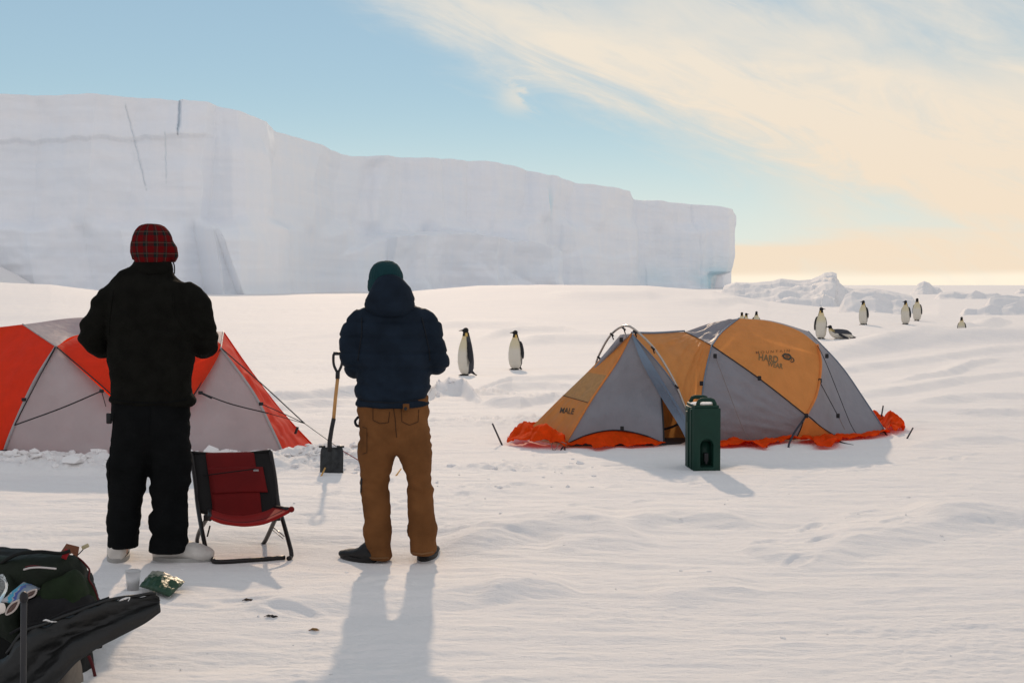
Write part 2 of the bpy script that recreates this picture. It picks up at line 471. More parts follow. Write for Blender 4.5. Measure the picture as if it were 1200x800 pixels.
n_big = sn(1.0, -.45, 5, 14, 7, .55, 1.3); n_fib = sn(1.0, -.40, 8, 34, 9, .66, 4.1, 1.6); n_soft = sn(1.0, -.2, 3, 7, 4, .5, 7.7)
n_low = sn(1.0, -.05, 4, 42, 6, .55, 2.2)
# broad bank that runs down to the right: signed distance to its lower edge
k = (E(10)-E(205))/(A(400)-A(850)); edge = mth('ADD', mth('MULTIPLY', mth('SUBTRACT', az, A(400)), k), E(8))
sd = mth('ADD', mth('SUBTRACT', el, edge), mth('ADD', mth('MULTIPLY', n_big, .07), mth('MULTIPLY', n_fib, .05)))
m1 = ss(sd, -.022, .062)
# its upper edge far right opens to blue again
k2 = (E(-20)-E(60))/(A(600)-A(1150)); e2 = mth('ADD', mth('MULTIPLY', mth('SUBTRACT', az, A(1150)), k2), E(75))
sd2 = mth('ADD', mth('SUBTRACT', el, e2), mth('ADD', mth('MULTIPLY', n_soft, .10), mth('MULTIPLY', n_fib, .08)))
m1 = mth('MULTIPLY', m1, mth('SUBTRACT', 1.0, mth('MULTIPLY', ss(sd2, -.035, .05), .95)))
# veil in the right half, low band near the horizon
right = ss(mth('ADD', az, mth('MULTIPLY', n_soft, .12)), A(840), A(1010))
low = ss(mth('ADD', el, mth('MULTIPLY', n_low, .05)), E(215), E(285))
low = mth('SUBTRACT', 1.0, low) if False else low
lowm = mth('SUBTRACT', 1.0, ss(mth('ADD', el, mth('MULTIPLY', n_low, .06)), E(292), E(245)))
m2 = mth('MULTIPLY', right, mth('MAXIMUM', mth('ADD', .5, mth('MULTIPLY', n_big, 2.2)), lowm))
lowl = mth('MULTIPLY', mth('SUBTRACT', 1.0, ss(mth('ADD', el, mth('MULTIPLY', n_low, .03)), E(296), E(278))), ss(az, A(780), A(880)))
puff = mth('MULTIPLY', mth('MULTIPLY', ss(mth('ADD', n_big, mth('MULTIPLY', n_fib, .6)), .06, .2), ss(az, A(560), A(620))), mth('MULTIPLY', ss(el, E(150), E(110)), .6))
m = mth('MAXIMUM', mth('MAXIMUM', m1, m2), mth('MAXIMUM', lowl, puff))
m = mth('MULTIPLY', m, mth('ADD', 1.0, mth('ADD', mth('MULTIPLY', n_fib, 1.2), mth('MULTIPLY', sn(1.0, -.3, 9, 22, 6, .6, 12.3, .6), .9))))
# thin high haze everywhere; thickens to the horizon
hz = mth('ADD', .36, mth('MULTIPLY', mth('SUBTRACT', 1.0, ss(mth('ABSOLUTE', el), 0.0, .16)), .40))
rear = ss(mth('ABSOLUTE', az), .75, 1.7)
m = mth('MAXIMUM', m, mth('MULTIPLY', rear, mth('ADD', .75, mth('MULTIPLY', n_soft, .8))))  # unseen cloud behind the camera, added as fill light for shaded faces
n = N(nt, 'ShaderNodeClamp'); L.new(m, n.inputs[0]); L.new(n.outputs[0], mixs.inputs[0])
mixv = N(nt, 'ShaderNodeMixShader'); bgv = N(nt, 'ShaderNodeBackground'); n = N(nt, 'ShaderNodeClamp'); L.new(hz, n.inputs[0]); L.new(n.outputs[0], mixv.inputs[0])
vc = N(nt, 'ShaderNodeMix', data_type='RGBA'); L.new(ss(el, 0.0, .16), vc.inputs[0]); vc.inputs[6].default_value = (.84,.90,.87,1); vc.inputs[7].default_value = (.55,.80,.93,1)
L.new(vc.outputs[2], bgv.inputs[0]); bgv.inputs[1].default_value = .9
L.new(bgs.outputs[0], mixv.inputs[1]); L.new(bgv.outputs[0], mixv.inputs[2]); L.new(mixv.outputs[0], mixs.inputs[1])
cc = N(nt, 'ShaderNodeMix', data_type='RGBA'); L.new(ss(el, 0.0, .22), cc.inputs[0])
cc.inputs[6].default_value = (1.0,.83,.64,1); cc.inputs[7].default_value = (.95,.86,.73,1)
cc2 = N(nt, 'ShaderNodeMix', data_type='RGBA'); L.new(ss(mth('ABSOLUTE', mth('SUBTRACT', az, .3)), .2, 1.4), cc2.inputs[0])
L.new(cc.outputs[2], cc2.inputs[6]); cc2.inputs[7].default_value = (.83,.79,.81,1)  # rear cloud colour, raised to soften the shadows
cc3 = N(nt, 'ShaderNodeMix', data_type='RGBA'); L.new(mth('MULTIPLY', mth('SUBTRACT', 1.0, ss(mth('ADD', el, mth('MULTIPLY', n_low, .012)), .002, .012)), ss(az, -.1, .15)), cc3.inputs[0])
L.new(cc2.outputs[2], cc3.inputs[6]); cc3.inputs[7].default_value = (1.14,1.0,.80,1)
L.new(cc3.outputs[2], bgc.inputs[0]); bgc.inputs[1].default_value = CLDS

sl = bpy.data.lights.new('sun', 'SUN'); sl.energy = SUNE; sl.angle = R(1.1); sl.color = (1,.74,.52)
so = bpy.data.objects.new('sun', sl); C.objects.link(so)
d = Vector((-SX, -1, -math.tan(R(EL)))).normalized()
so.rotation_euler = d.to_track_quat('-Z', 'Y').to_euler()

# ============================================================ camera
cd = bpy.data.cameras.new('camera'); cam = bpy.data.objects.new('camera', cd); C.objects.link(cam)
cam.location = (0,0,CAM); cam.rotation_euler = (R(90)-TH, 0, 0)
cd.sensor_width = 36; cd.lens = F/1200*36; cd.clip_end = 20000; cd.clip_start = .05
S.camera = cam
S.view_settings.view_transform = 'Standard'; S.view_settings.look = 'None'; S.view_settings.exposure = EXPO; S.view_settings.gamma = 1
S.render.resolution_x = 1024; S.render.resolution_y = 682
S.cycles.max_bounces = 6; S.cycles.diffuse_bounces = 4; S.cycles.transparent_max_bounces = 8
S.cycles.use_denoising = True

# ============================================================ iceberg
BPX = [-500,0,215,280,305,340,400,428,520,640,641.5,700,741,743,800,850,862]
BYY = [192,200,206,211,219,242,281,296,320,352,355,376,404,438,462,482,492]
TPX = [-500,0,100,190,211,213,250,280,300,330,360,400,415,428,470,560,600,640,680,720,738,742,744,790,840,857,862]
TPY = [112,114,115,118,122,119.5,123,131,140,155,166,179,184,184,185,189,195,206,216,221,225,232,234,238,242,245,252]
pxs = np.concatenate([np.linspace(-500,-10,60), np.linspace(-8,862,1050)])
NV = 150
vs = np.linspace(0, 1, NV)
Yc = np.interp(pxs, BPX, BYY)
tpy = np.interp(pxs, TPX, TPY)+.9*fbm(pxs*.05, pxs*0, 4, 2)
top = CAM+(333-tpy)/F*Yc
xc = (pxs-600)/F*Yc
PX, V = np.meshgrid(pxs, vs, indexing='ij')
Zb = -1.0+V*(top[:,None]+1.0)
XX = np.repeat(xc[:,None], NV, 1); YY = np.repeat(Yc[:,None], NV, 1)
PY = 333-(Zb-CAM)/YY*F                       # level on the face
dsp = np.zeros_like(PX)                      # towards the camera, metres
ux = XX*.03; 
dsp += 1.6*fbm(ux*1.0, Zb*.035, 4, 11)+.3*fbm(ux*6, Zb*.25, 3, 12)
dsp += .10*fbm(ux*.8, Zb*.8, 3, 13)                                   # strata
col = np.abs(fbm(PX*.018, PX*0+3+Zb*.01, 3, 14)); dsp += -1.2*sst(.0,.35,.35-col)*sst(215,330,PX)
# ledge on the left face
led = 168-.03*PX+3*fbm(PX*.03, PX*0, 4, 15); dsp += 1.0*(1-sst(-1.5,2.5,PY-led))*(1-sst(235,262,PX))
# the sharp prow with its pale facet
xl = 300+ (PY-180)*.108; dsp += 3.5*sst(-70,0,PX-xl)*(1-sst(0,5,PX-xl))*sst(150,185,PY)
xw = 240+(PY-265)*.35; dsp += 3.0*sst(0,4,PX-xw)*(1-sst(30,60,PX-xw))*sst(258,285,PY)
# lower terrace in the middle
te = np.interp(PX, [340,400,430,470,520,545,560,600,640,660],[330,292,275,274,271,276,279,284,295,330])+3*fbm(PX*.04,PX*0,3,16)
tm = sst(-1,4,PY-te)*sst(385,432,PX)*(1-sst(628,640,PX)); dsp += tm*(13+1.3*np.abs(fbm(PX*.009+.3*pn2(Zb*.08,PX*.01,4),Zb*.03,4,17))*3)
dsp += 5.0*sst(395,470,PX)*(1-sst(425,426,PX))*0
# sagging curve right of the notch
dsp += -4*np.exp(-((PX-(436-(PY-190)*.25))/9)**2)*sst(185,200,PY)*(1-sst(262,285,PY))
# lower bulges far right
dsp += 3.5*sst(-2,6,PY-(296+4*np.sin(PX*.09)))*sst(650,668,PX)*(1-sst(735,742,PX))*.5
dsp += -2*np.exp(-((PX-640)/1.3)**2)-1.2*np.exp(-((PX-812-.05*(PY-240))/1.5)**2)-1.5*np.exp(-((PX-748)/2)**2)
kx = [-500,-60,40,105,150,232,246,298,322,362,398,431,470,498,548,575,612,640,668,705,741,770,812,862]
k1 = [0,2,-1,2.5,0,1.2,-.6,2.4,-1.5,2,-2.5,3.5,0,2.6,-.5,2.5,-.5,3,-1,2.8,0,2.2,-1,2]
k2_ = [0,-1,2,0,2.8,-1,4.5,1,5,-1,3,-1.5,3,-1,4,0,3.5,-1,3,-.5,2.5,-1,2.5,0]
sh_ = PX+(PY-250)*.10+5*fbm(PX*.01, PY*.02, 2, 63)
fU = np.interp(sh_, kx, k1); fL = np.interp(PX-(PY-300)*.16, kx, k2_)
wL = sst(-6,10,PY-(262+14*fbm(PX*.012, PX*0, 2, 64)))
dsp += 1.3*(fU*(1-wL)+(fL+1.6)*wL)
# open cracks
def crack(P, wpx, depth):
    yy = [p[1] for p in P]; xx = [p[0] for p in P]
    c = np.interp(PY, yy, xx)+.6*fbm(PY*.12, PY*0, 3, 33); wt = wpx*sst(yy[0]-4,yy[0]+4,PY)*(1-sst(yy[-1]-14,yy[-1],PY))+1e-3
    return -depth*np.exp(-((PX-c)/wt)**2)
dsp += crack([(213,100),(212,135),(209,162)], 1.4, 1.1)+crack([(150,126),(160,165),(168,200),(174,225)], .8, .3)+crack([(196,160),(197,218)], .7, .2)
# displacement is along the line of the face normal in plan
tx = np.gradient(xc); ty = np.gradient(Yc)
wn = 25; ker = np.ones(wn)/wn
tx = np.convolve(np.pad(tx, wn//2, 'edge'), ker, 'valid'); ty = np.convolve(np.pad(ty, wn//2, 'edge'), ker, 'valid')
ln = np.hypot(tx, ty); nx = ty/ln; ny = -tx/ln
nx = np.clip(nx, -.35, .35)
XX = XX+nx[:,None]*dsp; YY = YY-np.abs(ny[:,None])*dsp
# undercut right end
und = np.interp(PY, [240,255,300,312,320,322,335,345],[1,0,-.5,2.5,5,14,18,19])
XX = XX-(und/F*490)*sst(815,862,PX)
YY = YY+12*sst(818,862,PX)*sst(318,322,PY)+8*sst(850,862,PX)
# snow fan at the foot, far left
rows = [[(XX[i,j], YY[i,j], Zb[i,j]) for j in range(NV)] for i in range(len(pxs))]
mb = MB(); mb.grid(rows)
nI = len(pxs)
# top plateau and back
bk = []
for i in range(nI):
    p = rows[i][-1]; q = []
    for kk, (dy, dz) in enumerate(((6,.4),(30,1.2),(120,2.0),(121,-20),(122,-44))):
        q.append((p[0]*(1+dy/p[1]*.9), p[1]+dy, max(p[2]+dz*(1 if kk < 3 else 1)*(1 if kk>2 else min(1,(862-pxs[i])/60)), -3)))
    bk.append([p]+q)
mb.grid(bk)
e = [Vector(p) for p in rows[-1]]; eb = [Vector((p.x+18, p.y+130, p.z)) for p in e]; mb.grid([e, [a.lerp(b,.05) for a,b in zip(e,eb)], eb])
me = mb.mesh('iceberg')
m, nt, b = newmat('glacier_ice'); L = nt.links
tc = N(nt, 'ShaderNodeTexCoord')
mp = N(nt, 'ShaderNodeMapping'); mp.inputs['Scale'].default_value = (.05,.05,.45); L.new(tc.outputs['Object'], mp.inputs[0])
n1 = N(nt, 'ShaderNodeTexNoise'); n1.inputs['Scale'].default_value = 1; n1.inputs['Detail'].default_value = 7; L.new(mp.outputs[0], n1.inputs['Vector'])
mp2 = N(nt, 'ShaderNodeMapping'); mp2.inputs['Scale'].default_value = (.5,.3,.06); L.new(tc.outputs['Object'], mp2.inputs[0])
n2 = N(nt, 'ShaderNodeTexNoise'); n2.inputs['Scale'].default_value = 1; n2.inputs['Detail'].default_value = 7; n2.inputs['Roughness'].default_value = .6; L.new(mp2.outputs[0], n2.inputs['Vector'])
b1 = N(nt, 'ShaderNodeBump'); b1.inputs['Distance'].default_value = .2; b1.inputs['Strength'].default_value = .4; L.new(n1.outputs[0], b1.inputs['Height'])
b2 = N(nt, 'ShaderNodeBump'); b2.inputs['Distance'].default_value = .25; b2.inputs['Strength'].default_value = .4; L.new(n2.outputs[0], b2.inputs['Height'])
L.new(b1.outputs[0], b2.inputs['Normal']); L.new(b2.outputs[0], b.inputs['Normal'])
cr = N(nt, 'ShaderNodeValToRGB'); e_ = cr.color_ramp.elements; e_[0].position = .3; e_[0].color = (.82,.87,.93,1); e_[1].position = .65; e_[1].color = (.89,.90,.92,1)
mx0 = N(nt, 'ShaderNodeMath', operation='ADD'); L.new(n1.outputs[0], mx0.inputs[0]); L.new(n2.outputs[0], mx0.inputs[1])
mx1 = N(nt, 'ShaderNodeMath', operation='MULTIPLY'); mx1.inputs[1].default_value = .5; L.new(mx0.outputs[0], mx1.inputs[0]); L.new(mx1.outputs[0], cr.inputs[0])
# dense blue ice shown by the colour attribute
at = N(nt, 'ShaderNodeAttribute', attribute_name='blue_ice')
mx = N(nt, 'ShaderNodeMix', data_type='RGBA'); L.new(at.outputs['Fac'], mx.inputs[0]); L.new(cr.outputs[0], mx.inputs[6]); mx.inputs[7].default_value = (.42,.70,.80,1)
L.new(mx.outputs[2], b.inputs['Base Color']); b.inputs['Roughness'].default_value = .5
fa = np.zeros((nI, NV))
for P_, wd in (([(213,100),(212,135),(209,162)],1.1),([(150,126),(160,165),(168,200),(174,225)],.35),([(196,160),(197,218)],.5)):
    yy=[p[1] for p in P_]; xx=[p[0] for p in P_]
    fa += .22*np.exp(-((PX-np.interp(PY,yy,xx)-.6*fbm(PY*.12, PY*0, 3, 33))/wd)**2)*sst(yy[0]-6,yy[0],PY)*(1-sst(yy[-1]-10,yy[-1],PY))
fa += .75*np.exp(-((PX-836)/26)**2-((PY-328)/16)**2)*np.clip(.8+.8*fbm(PX*.05,PY*.08,3,44),0,1)
fa += .3*np.exp(-((PX-765)/25)**2-((PY-325)/14)**2)+.5*np.exp(-((PX-640.5)/1.3)**2-((PY-238)/14)**2)
fa += .10*sst(60,260,PX*0+200-(PY-300)*-2)*np.clip(fbm(PX*.01,PY*.015,2,45),0,1)
at_ = me.attributes.new('blue_ice', 'FLOAT', 'POINT')
arr = np.zeros(len(me.vertices)); arr[:nI*NV] = np.clip(fa,0,1).ravel(); at_.data.foreach_set('value', arr)
ib = link('iceberg', me, m); tag(ib, 'huge flat topped iceberg with sheer shaded cliffs and blue cracks behind the camp', 'iceberg')

# ============================================================ ice ridges on the sea ice
def ridge_obj(name, prof, Y, depth, base_py, label, seed, tint=None, amp=.25, step=.8):
    """prof: crest outline in the photograph; the body has real depth behind and in front of it"""
    xs = np.arange(prof[0][0], prof[-1][0]+.1, step); tp = np.interp(xs, [p[0] for p in prof], [p[1] for p in prof])
    nv = 56; P = []
    for i, px in enumerate(xs):
        p = W(px, tp[i], Y); hz = p.z+1.0; row = []
        ed = min(1, min(i, len(xs)-1-i)/14)
        for j in range(nv):
            t = j/(nv-1)*2-1                 # -1 front, +1 back
            dy = depth*1.5*(.35+.65*hz/3)*t if t < 0 else depth*2.2*t
            xx_ = p.x*(Y+dy)/Y; yy_ = Y+dy
            f = (1-abs(t))**(1.25 if t < 0 else 1.1)
            nz = mnoise.fractal(Vector((xx_*.16, yy_*.3, seed)), .9, 2.1, 6)
            rg = 1-abs(mnoise.noise(Vector((xx_*.28+.5*nz, yy_*.5, seed+3))))*2
            rg2 = 1-abs(mnoise.noise(Vector((xx_*.9, yy_*1.1, seed+5))))*2
            k = min(1, abs(t)*5)*min(1,(1-abs(t))*4)
            z = -1.0+hz*(f*(.3+.7*ed))+hz*amp*k*(nz*.7+rg*.45+rg2*.16)
            z = min(z, p.z-.02 if t < -.03 else z)
            row.append((xx_+nz*amp*1.2*k, yy_+rg*amp*1.5*k, z))
        P.append(row)
    o = link(name, MB().grid(P), M_snowlump); tag(o, label, 'ice ridge', 'pressure ridges on the sea ice'); return o
ridge_obj('ice_ridge', [(838,336),(850,334),(862,330),(880,331),(905,329),(915,326),(935,328),(950,327),(962,322),(966,319),(975,318),(981,320),(979,325),(984,331),(990,336),(1000,338),(1015,337),(1040,340),(1060,344),(1080,350)], 128, 9, 358, 'long ridge of jumbled ice with an upturned slab on top, right of the iceberg', 1.0)
ridge_obj('ice_ridge', [(980,352),(990,345),(1000,341),(1012,343),(1025,341),(1034,346),(1045,352),(1052,350),(1068,351),(1080,357)], 92, 5, 360, 'low snow covered ice mound in front of the long ridge behind the penguins', 4.0, amp=.18)
ridge_obj('ice_ridge', [(1062,340),(1070,337),(1076,332),(1083,329),(1089,331),(1094,336),(1104,337),(1112,342)], 210, 7, 342, 'small dark domed ice heap alone on the horizon', 9.0)
ridge_obj('ice_ridge', [(1150,352),(1158,348),(1166,346),(1180,345),(1195,347),(1215,344),(1240,350)], 105, 4, 362, 'broad flat ice block at the right edge of the photo', 12.0, amp=.14)
ridge_obj('ice_ridge', [(1184,343),(1190,339),(1197,338),(1206,340),(1216,344)], 230, 7, 345, 'distant small ice heap above the flat block at the right edge', 15.0)
ridge_obj('ice_ridge', [(1090,347),(1102,343),(1118,341),(1130,343),(1141,340),(1152,344),(1166,343),(1180,348)], 150, 7, 350, 'faint chain of far hummocks between the domed heap and the flat block', 21.0, amp=.3)
ridge_obj('ice_ridge', [(1120,366),(1134,361),(1146,362),(1160,357),(1176,358),(1192,353),(1215,352),(1245,360)], 72, 4, 366, 'pale broken hummock in front of the flat block at the right edge', 27.0, amp=.3)
# fan of fallen snow at the foot of the berg, far left
P = []
for i in range(40):
    row = []
    for j in range(16):
        px = -80+i*3.6; t = j/15
        top_py = np.interp(px, [-80,0,20,60],[300,312,322,346]); Yf = 150+45*t
        p = W(px, 352+(top_py-352)*t**1.2+mnoise.noise(Vector((px*.1,t*4,2)))*2*t*(1-t)*4, Yf); row.append(p)
    P.append(row)
tag(link('snow_fan', MB().grid(P), M_snowlump), 'pale fan of fallen snow at the foot of the iceberg, far left', 'snow fan')



# ============================================================ broken snow clods
rnd = random.Random(11); mbk = MB(); ico = None
bmI = bmesh.new(); bmesh.ops.create_icosphere(bmI, subdivisions=1, radius=1); IV = [v.co.copy() for v in bmI.verts]; IF = [tuple(v.index for v in f.verts) for f in bmI.faces]; bmI.free()
def clod(x, y, r_):
    M_ = Matrix.Rotation(rnd.uniform(0,6.3),3,'Z') @ Matrix.Rotation(rnd.uniform(-.5,.5),3,'X'); s_ = Vector((rnd.uniform(.8,1.7), rnd.uniform(.5,1.1), rnd.uniform(.25,.7)))*r_; o_ = Vector((rnd.random()*50,0,0))
    c = Vector((x, y, H(x,y)+s_.z*.25)); V_ = []
    for p in IV:
        k = 1+.7*mnoise.noise(p*1.6+o_); q = Vector((p.x*s_.x, p.y*s_.y, p.z*s_.z))*k
        V_.append(M_ @ q + c)
    mbk.add(V_, IF)
for _ in range(230):
    x = rnd.uniform(-5.0,-1.35); yc = float(np.interp(x, [-6,-3,-2.0,-1.5,-1.0], [11.4,11.32,11.55,11.7,11.9])); clod(x, yc+rnd.gauss(0,.16), abs(rnd.gauss(0,.03))+.014)
for _ in range(60): clod(rnd.gauss(-1.5,.25), rnd.gauss(11.5,.35), abs(rnd.gauss(0,.02))+.012)
for _ in range(26): clod(rnd.gauss(-1.05,.5), rnd.gauss(19.6,.35), abs(rnd.gauss(0,.05))+.02)
for _ in range(60): clod(rnd.uniform(-2,4), rnd.uniform(5.2,10), abs(rnd.gauss(0,.005))+.004)
for _ in range(22): clod(rnd.uniform(-.6,.8), rnd.uniform(10,11.8), abs(rnd.gauss(0,.012))+.008)
tag(link('snow_chunks', mbk, M_snowlump, None, False), kind='stuff')
# ============================================================ materials of the things
M_orange = mat('burnt_orange_nylon', (.86,.37,.10), .55, trans=.5, bump=.008, bscale=22, bstretch=(1,1,.6), var=.06, sheen=.1)
M_orange2 = mat('dull_orange_nylon', (.58,.33,.13), .55, trans=.38, bump=.008, bscale=22, var=.10, vscale=25)
M_grey = mat('slate_grey_nylon', (.31,.325,.37), .5, trans=.38, bump=.008, bscale=18, var=.05)
M_bluegrey = mat('blue_grey_nylon', (.19,.26,.35), .5, trans=.2, bump=.003, bscale=30, var=.06)
M_redor = mat('bright_red_orange_nylon', (.90,.12,.010), .85, trans=.6, spec=.1, bump=.012, bscale=16, var=.10)
M_red = mat('red_orange_nylon', (.80,.045,.006), .5, trans=.5, bump=.004, bscale=22, var=.07)
M_white = mat('off_white_nylon', (.47,.455,.46), .5, trans=.33, bump=.005, bscale=18, var=.06, vscale=4)
M_pole = mat('tent_pole_aluminium', (.42,.38,.34), .35, metal=.8, var=.05)
M_cord = mat('black_cord', (.02,.02,.022), .8)
M_cordpale = mat('pale_cord', (.22,.18,.16), .8)
M_cordred = mat('dark_red_cord', (.25,.03,.04), .8)
M_black = mat('black_plastic', (.012,.012,.014), .45)
M_ink = mat('printed_black_ink', (.05,.045,.03), .7)
M_ink2 = mat('worn_grey_print', (.17,.115,.05), .7)
M_ink3 = mat('worn_brown_print', (.20,.09,.03), .7)
M_iron = mat('stake_metal', (.06,.055,.06), .5, metal=.4)
M_navy = mat('dark_webbing', (.03,.035,.05), .8)

PIX = None
def text_mesh(txt, size=1.0, bold=0.0):
    cu = bpy.data.curves.new('t', 'FONT'); cu.body = txt; cu.size = size; cu.align_x = 'CENTER'; cu.offset = bold; cu.space_character = 1.0
    o = bpy.data.objects.new('t', cu); C.objects.link(o)
    dg = bpy.context.evaluated_depsgraph_get(); dg.update()
    me = bpy.data.meshes.new_from_object(o.evaluated_get(dg)); bpy.data.objects.remove(o); return me
def bvh_of(objs):
    v = []; f = []
    for o in objs:
        k = len(v); v += [p.co.copy() for p in o.data.vertices]; f += [tuple(i+k for i in q.vertices) for q in o.data.polygons]
    return BVHTree.FromPolygons(v, f)
def onto(bv, px, py, off=.006):
    h = bv.ray_cast(Vector((0,0,CAM)), ray(px, py))
    if h[0] is None: return None
    n = h[1]; 
    if n.dot(ray(px,py)) > 0: n = -n
    return h[0]+n*off
def print_on(name, me, bv, fn, m, parent, off=.005):
    """lay a flat print on a cloth panel: fn maps the drawing's x, y to its place on the panel"""
    bm = bmesh.new(); bm.from_mesh(me)
    bmesh.ops.triangulate(bm, faces=bm.faces)
    for _ in range(1): bmesh.ops.subdivide_edges(bm, edges=bm.edges, cuts=1)
    bad = []
    for v in bm.verts:
        p = onto(bv, *fn(v.co.x, v.co.y), off)
        if p is None: bad.append(v)
        else: v.co = p
    bmesh.ops.delete(bm, geom=bad, context='VERTS')
    bm.to_mesh(me); bm.free(); return link(name, me, m, parent, smooth=False)
def seam(name, pts, m, parent, r=.006, n=24, seg=6):
    return link(name, MB().tube(catmull(pts, n), r, seg), m, parent)

# ============================================================ right tent
tr = empty('expedition_tent', (2.1,13.6,0)); tag(tr, 'orange and slate grey expedition tent with an open porch beside the dark green drinks container', 'tent')
V = W(740,391,13.05); VL = W(727,392,13.2)
A1 = W(620,503,13.35); A2 = W(662,521,12.72); B1 = W(778,520,12.8); D1 = W(775,466,13.0)
Bb = W(812,522,12.83); L_ = W(826,517,13.05)
C0 = W(802,389,13.9); C1 = W(866,373,13.95); C2 = W(947,388,14.25); C3 = W(958,404,13.75)
K1 = W(834,405,13.42); K2 = W(945,487,13.2); F1 = W(933,514,13.25); F2 = W(979,511,13.5); R_ = W(1038,506,13.95)
BkL = Vector((1.25,15.1,.02)); BkM = Vector((2.6,15.6,.02)); BkR = Vector((3.95,15.25,.02))
e_VA2 = [V, W(722,425,12.98), W(692,470,12.85), A2]; e_VLA1 = [VL, W(697,427,13.25), W(655,468,13.32), A1]
e_VC0 = [V, W(770,391,13.4), C0]; e_C0C1 = [C0, W(835,378,13.95), C1]; e_C1C3 = [C1, W(900,376,13.95), W(935,387,13.9), C3]
e_C3K2 = [C3, W(962,428,13.6), W(957,462,13.38), K2]; e_K1K2 = [K1, W(890,444,13.15), K2]; e_K1C1 = [K1, W(846,389,13.65), C1]
e_C0K1 = [C0, W(817,396,13.7), K1]; e_K1L = [K1, W(826,440,13.2), W(822,480,13.05), L_]; e_VL = [V, W(770,424,12.95), W(791,452,12.92), W(806,484,12.95), L_]
e_VBb = [V, W(752,412,12.98), W(775,450,12.9), W(803,497,12.82), Bb]
e_C2R = [C2, W(985,428,14.25), W(1013,468,14.15), R_]; e_C1C2 = [C1, W(905,376,14.15), C2]; e_C2C3 = [C2, W(953,395,14.0), C3]
e_C3C2 = e_C2C3[::-1]
def rv(e): return e[::-1]
pan = {}
def panel(key, mt, b, t, l, r_, **kw):
    o = link('fly_panel', coons(b, t, l, r_, **kw), mt, tr); pan[key] = o; return o
# vestibule strip, split where the duller orange middle piece meets the brighter ends
EA = catmull(e_VA2, 61); EB = catmull(e_VLA1, 61); i1, i2 = 23, 38
m1, m0, q1_, q0_ = EA[i2], EB[i2], EA[i1], EB[i1]
panel('strip_low', M_orange, [A1, A2], [m0, m1], EB[i2:][::-1], EA[i2:][::-1], wr=.008, ws=9, seed=1, fan=.014, fu=9)
panel('strip_mid', M_orange2, [m0, m1], [q0_, q1_], EB[i1:i2+1][::-1], EA[i1:i2+1][::-1], wr=.008, ws=9, seed=2)
panel('strip_top', M_orange, [q0_, q1_], [VL, V], EB[:i1+1][::-1], EA[:i1+1][::-1], wr=.006, ws=9, seed=3)
pan['strip_mid']['label'] = 'duller orange patch of the porch panel'
panel('side', M_grey, [A2, W(690,509,12.76), W(722,504,12.83), W(755,510,12.85), B1], [V, V], rv(e_VA2), [B1, W(777,492,12.86), D1, W(757,424,12.97), V], wr=.014, ws=5, seed=4)
panel('flap_band', M_bluegrey, [W(806,519,12.84), Bb+Vector((.02,0,0))], [V, V+Vector((.01,0,0))], [W(806,519,12.84), W(796,499,12.84), D1+Vector((-.03,-.012,.05)), W(752,424,12.95), V+Vector((-.004,-.01,0))], [Bb+Vector((.02,0,0)), W(810,500,12.8), W(779,450,12.87), W(755,412,12.95), V+Vector((.01,-.01,0))], n=20)
panel('flap', M_grey, [Bb, L_], [V, V], rv(e_VBb), rv(e_VL), wr=.008, ws=6, seed=5)
panel('roof', M_orange, [L_, V], [K1, C0], rv(e_K1L), e_VC0, wr=.0, seed=6) if False else None
panel('roof', M_orange, rv(e_VL), rv(e_C0K1)[:], [L_]+rv(e_K1L)[1:], e_VC0, wr=.012, ws=5, seed=6, fan=.03)
panel('crown', M_grey, e_C0K1, [C1, C1], e_C0C1, e_K1C1, wr=.014, ws=6, seed=7, fan=.02, fu=5, fv=5)
panel('logo_panel', M_orange, e_K1K2, e_C1C3, e_K1C1, [K2]+rv(e_C3K2)[1:], wr=.006, ws=4, seed=8, bulge=.03)
panel('crown_end', M_grey, e_C1C3, e_C1C2, [C1, C1], e_C3C2, wr=.004, n=14, seed=9)
panel('main', M_grey, [L_, W(880,518,13.15), F1], e_K1K2, rv(e_K1L), [F1, W(939,501,13.22), K2], fan=.016, fu=3, fv=9, wr=.014, ws=4, seed=10)
panel('low_tri', M_orange, [F1, F2], [K2, K2], [F1, W(939,501,13.22), K2], [F2, W(962,500,13.35), K2], n=12, wr=.006)
panel('end', M_grey, [K2, W(962,500,13.35), F2, W(1008,509,13.7), R_], [C3, W(954,395,14.0), C2], rv(e_C3K2), rv(e_C2R), wr=.012, ws=4, seed=11)
# far side
panel('b1', M_grey, [A1, Vector((.6,14.6,.02)), BkL], [VL, V, C0], rv(e_VLA1), [BkL, C0], wr=.01)
panel('b2', M_orange, [BkL, BkM], [C0, C1], [BkL, W(760,430,14.9), C0], [BkM, Vector((2.5,15.2,.75)), C1], wr=.01)
panel('b3', M_grey, [BkM, BkR], [C1, C2], [BkM, Vector((2.5,15.2,.75)), C1], [BkR, Vector((3.5,15.0,.7)), C2], wr=.01)
panel('b4', M_grey, [R_, BkR], [C2, C2], rv(e_C2R), [BkR, Vector((3.5,15.0,.7)), C2], wr=.01)
link('porch_floor', MB().grid([[Vector((A2.x+.05,A2.y+.05,.012)), B1+Vector((0,.05,-.01)), L_+Vector((0,.05,-.03))],[A1+Vector((.1,.1,-.1)), Vector((1.2,14.9,.012)), Vector((2.2,15.0,.012))]]), M_navy, tr)
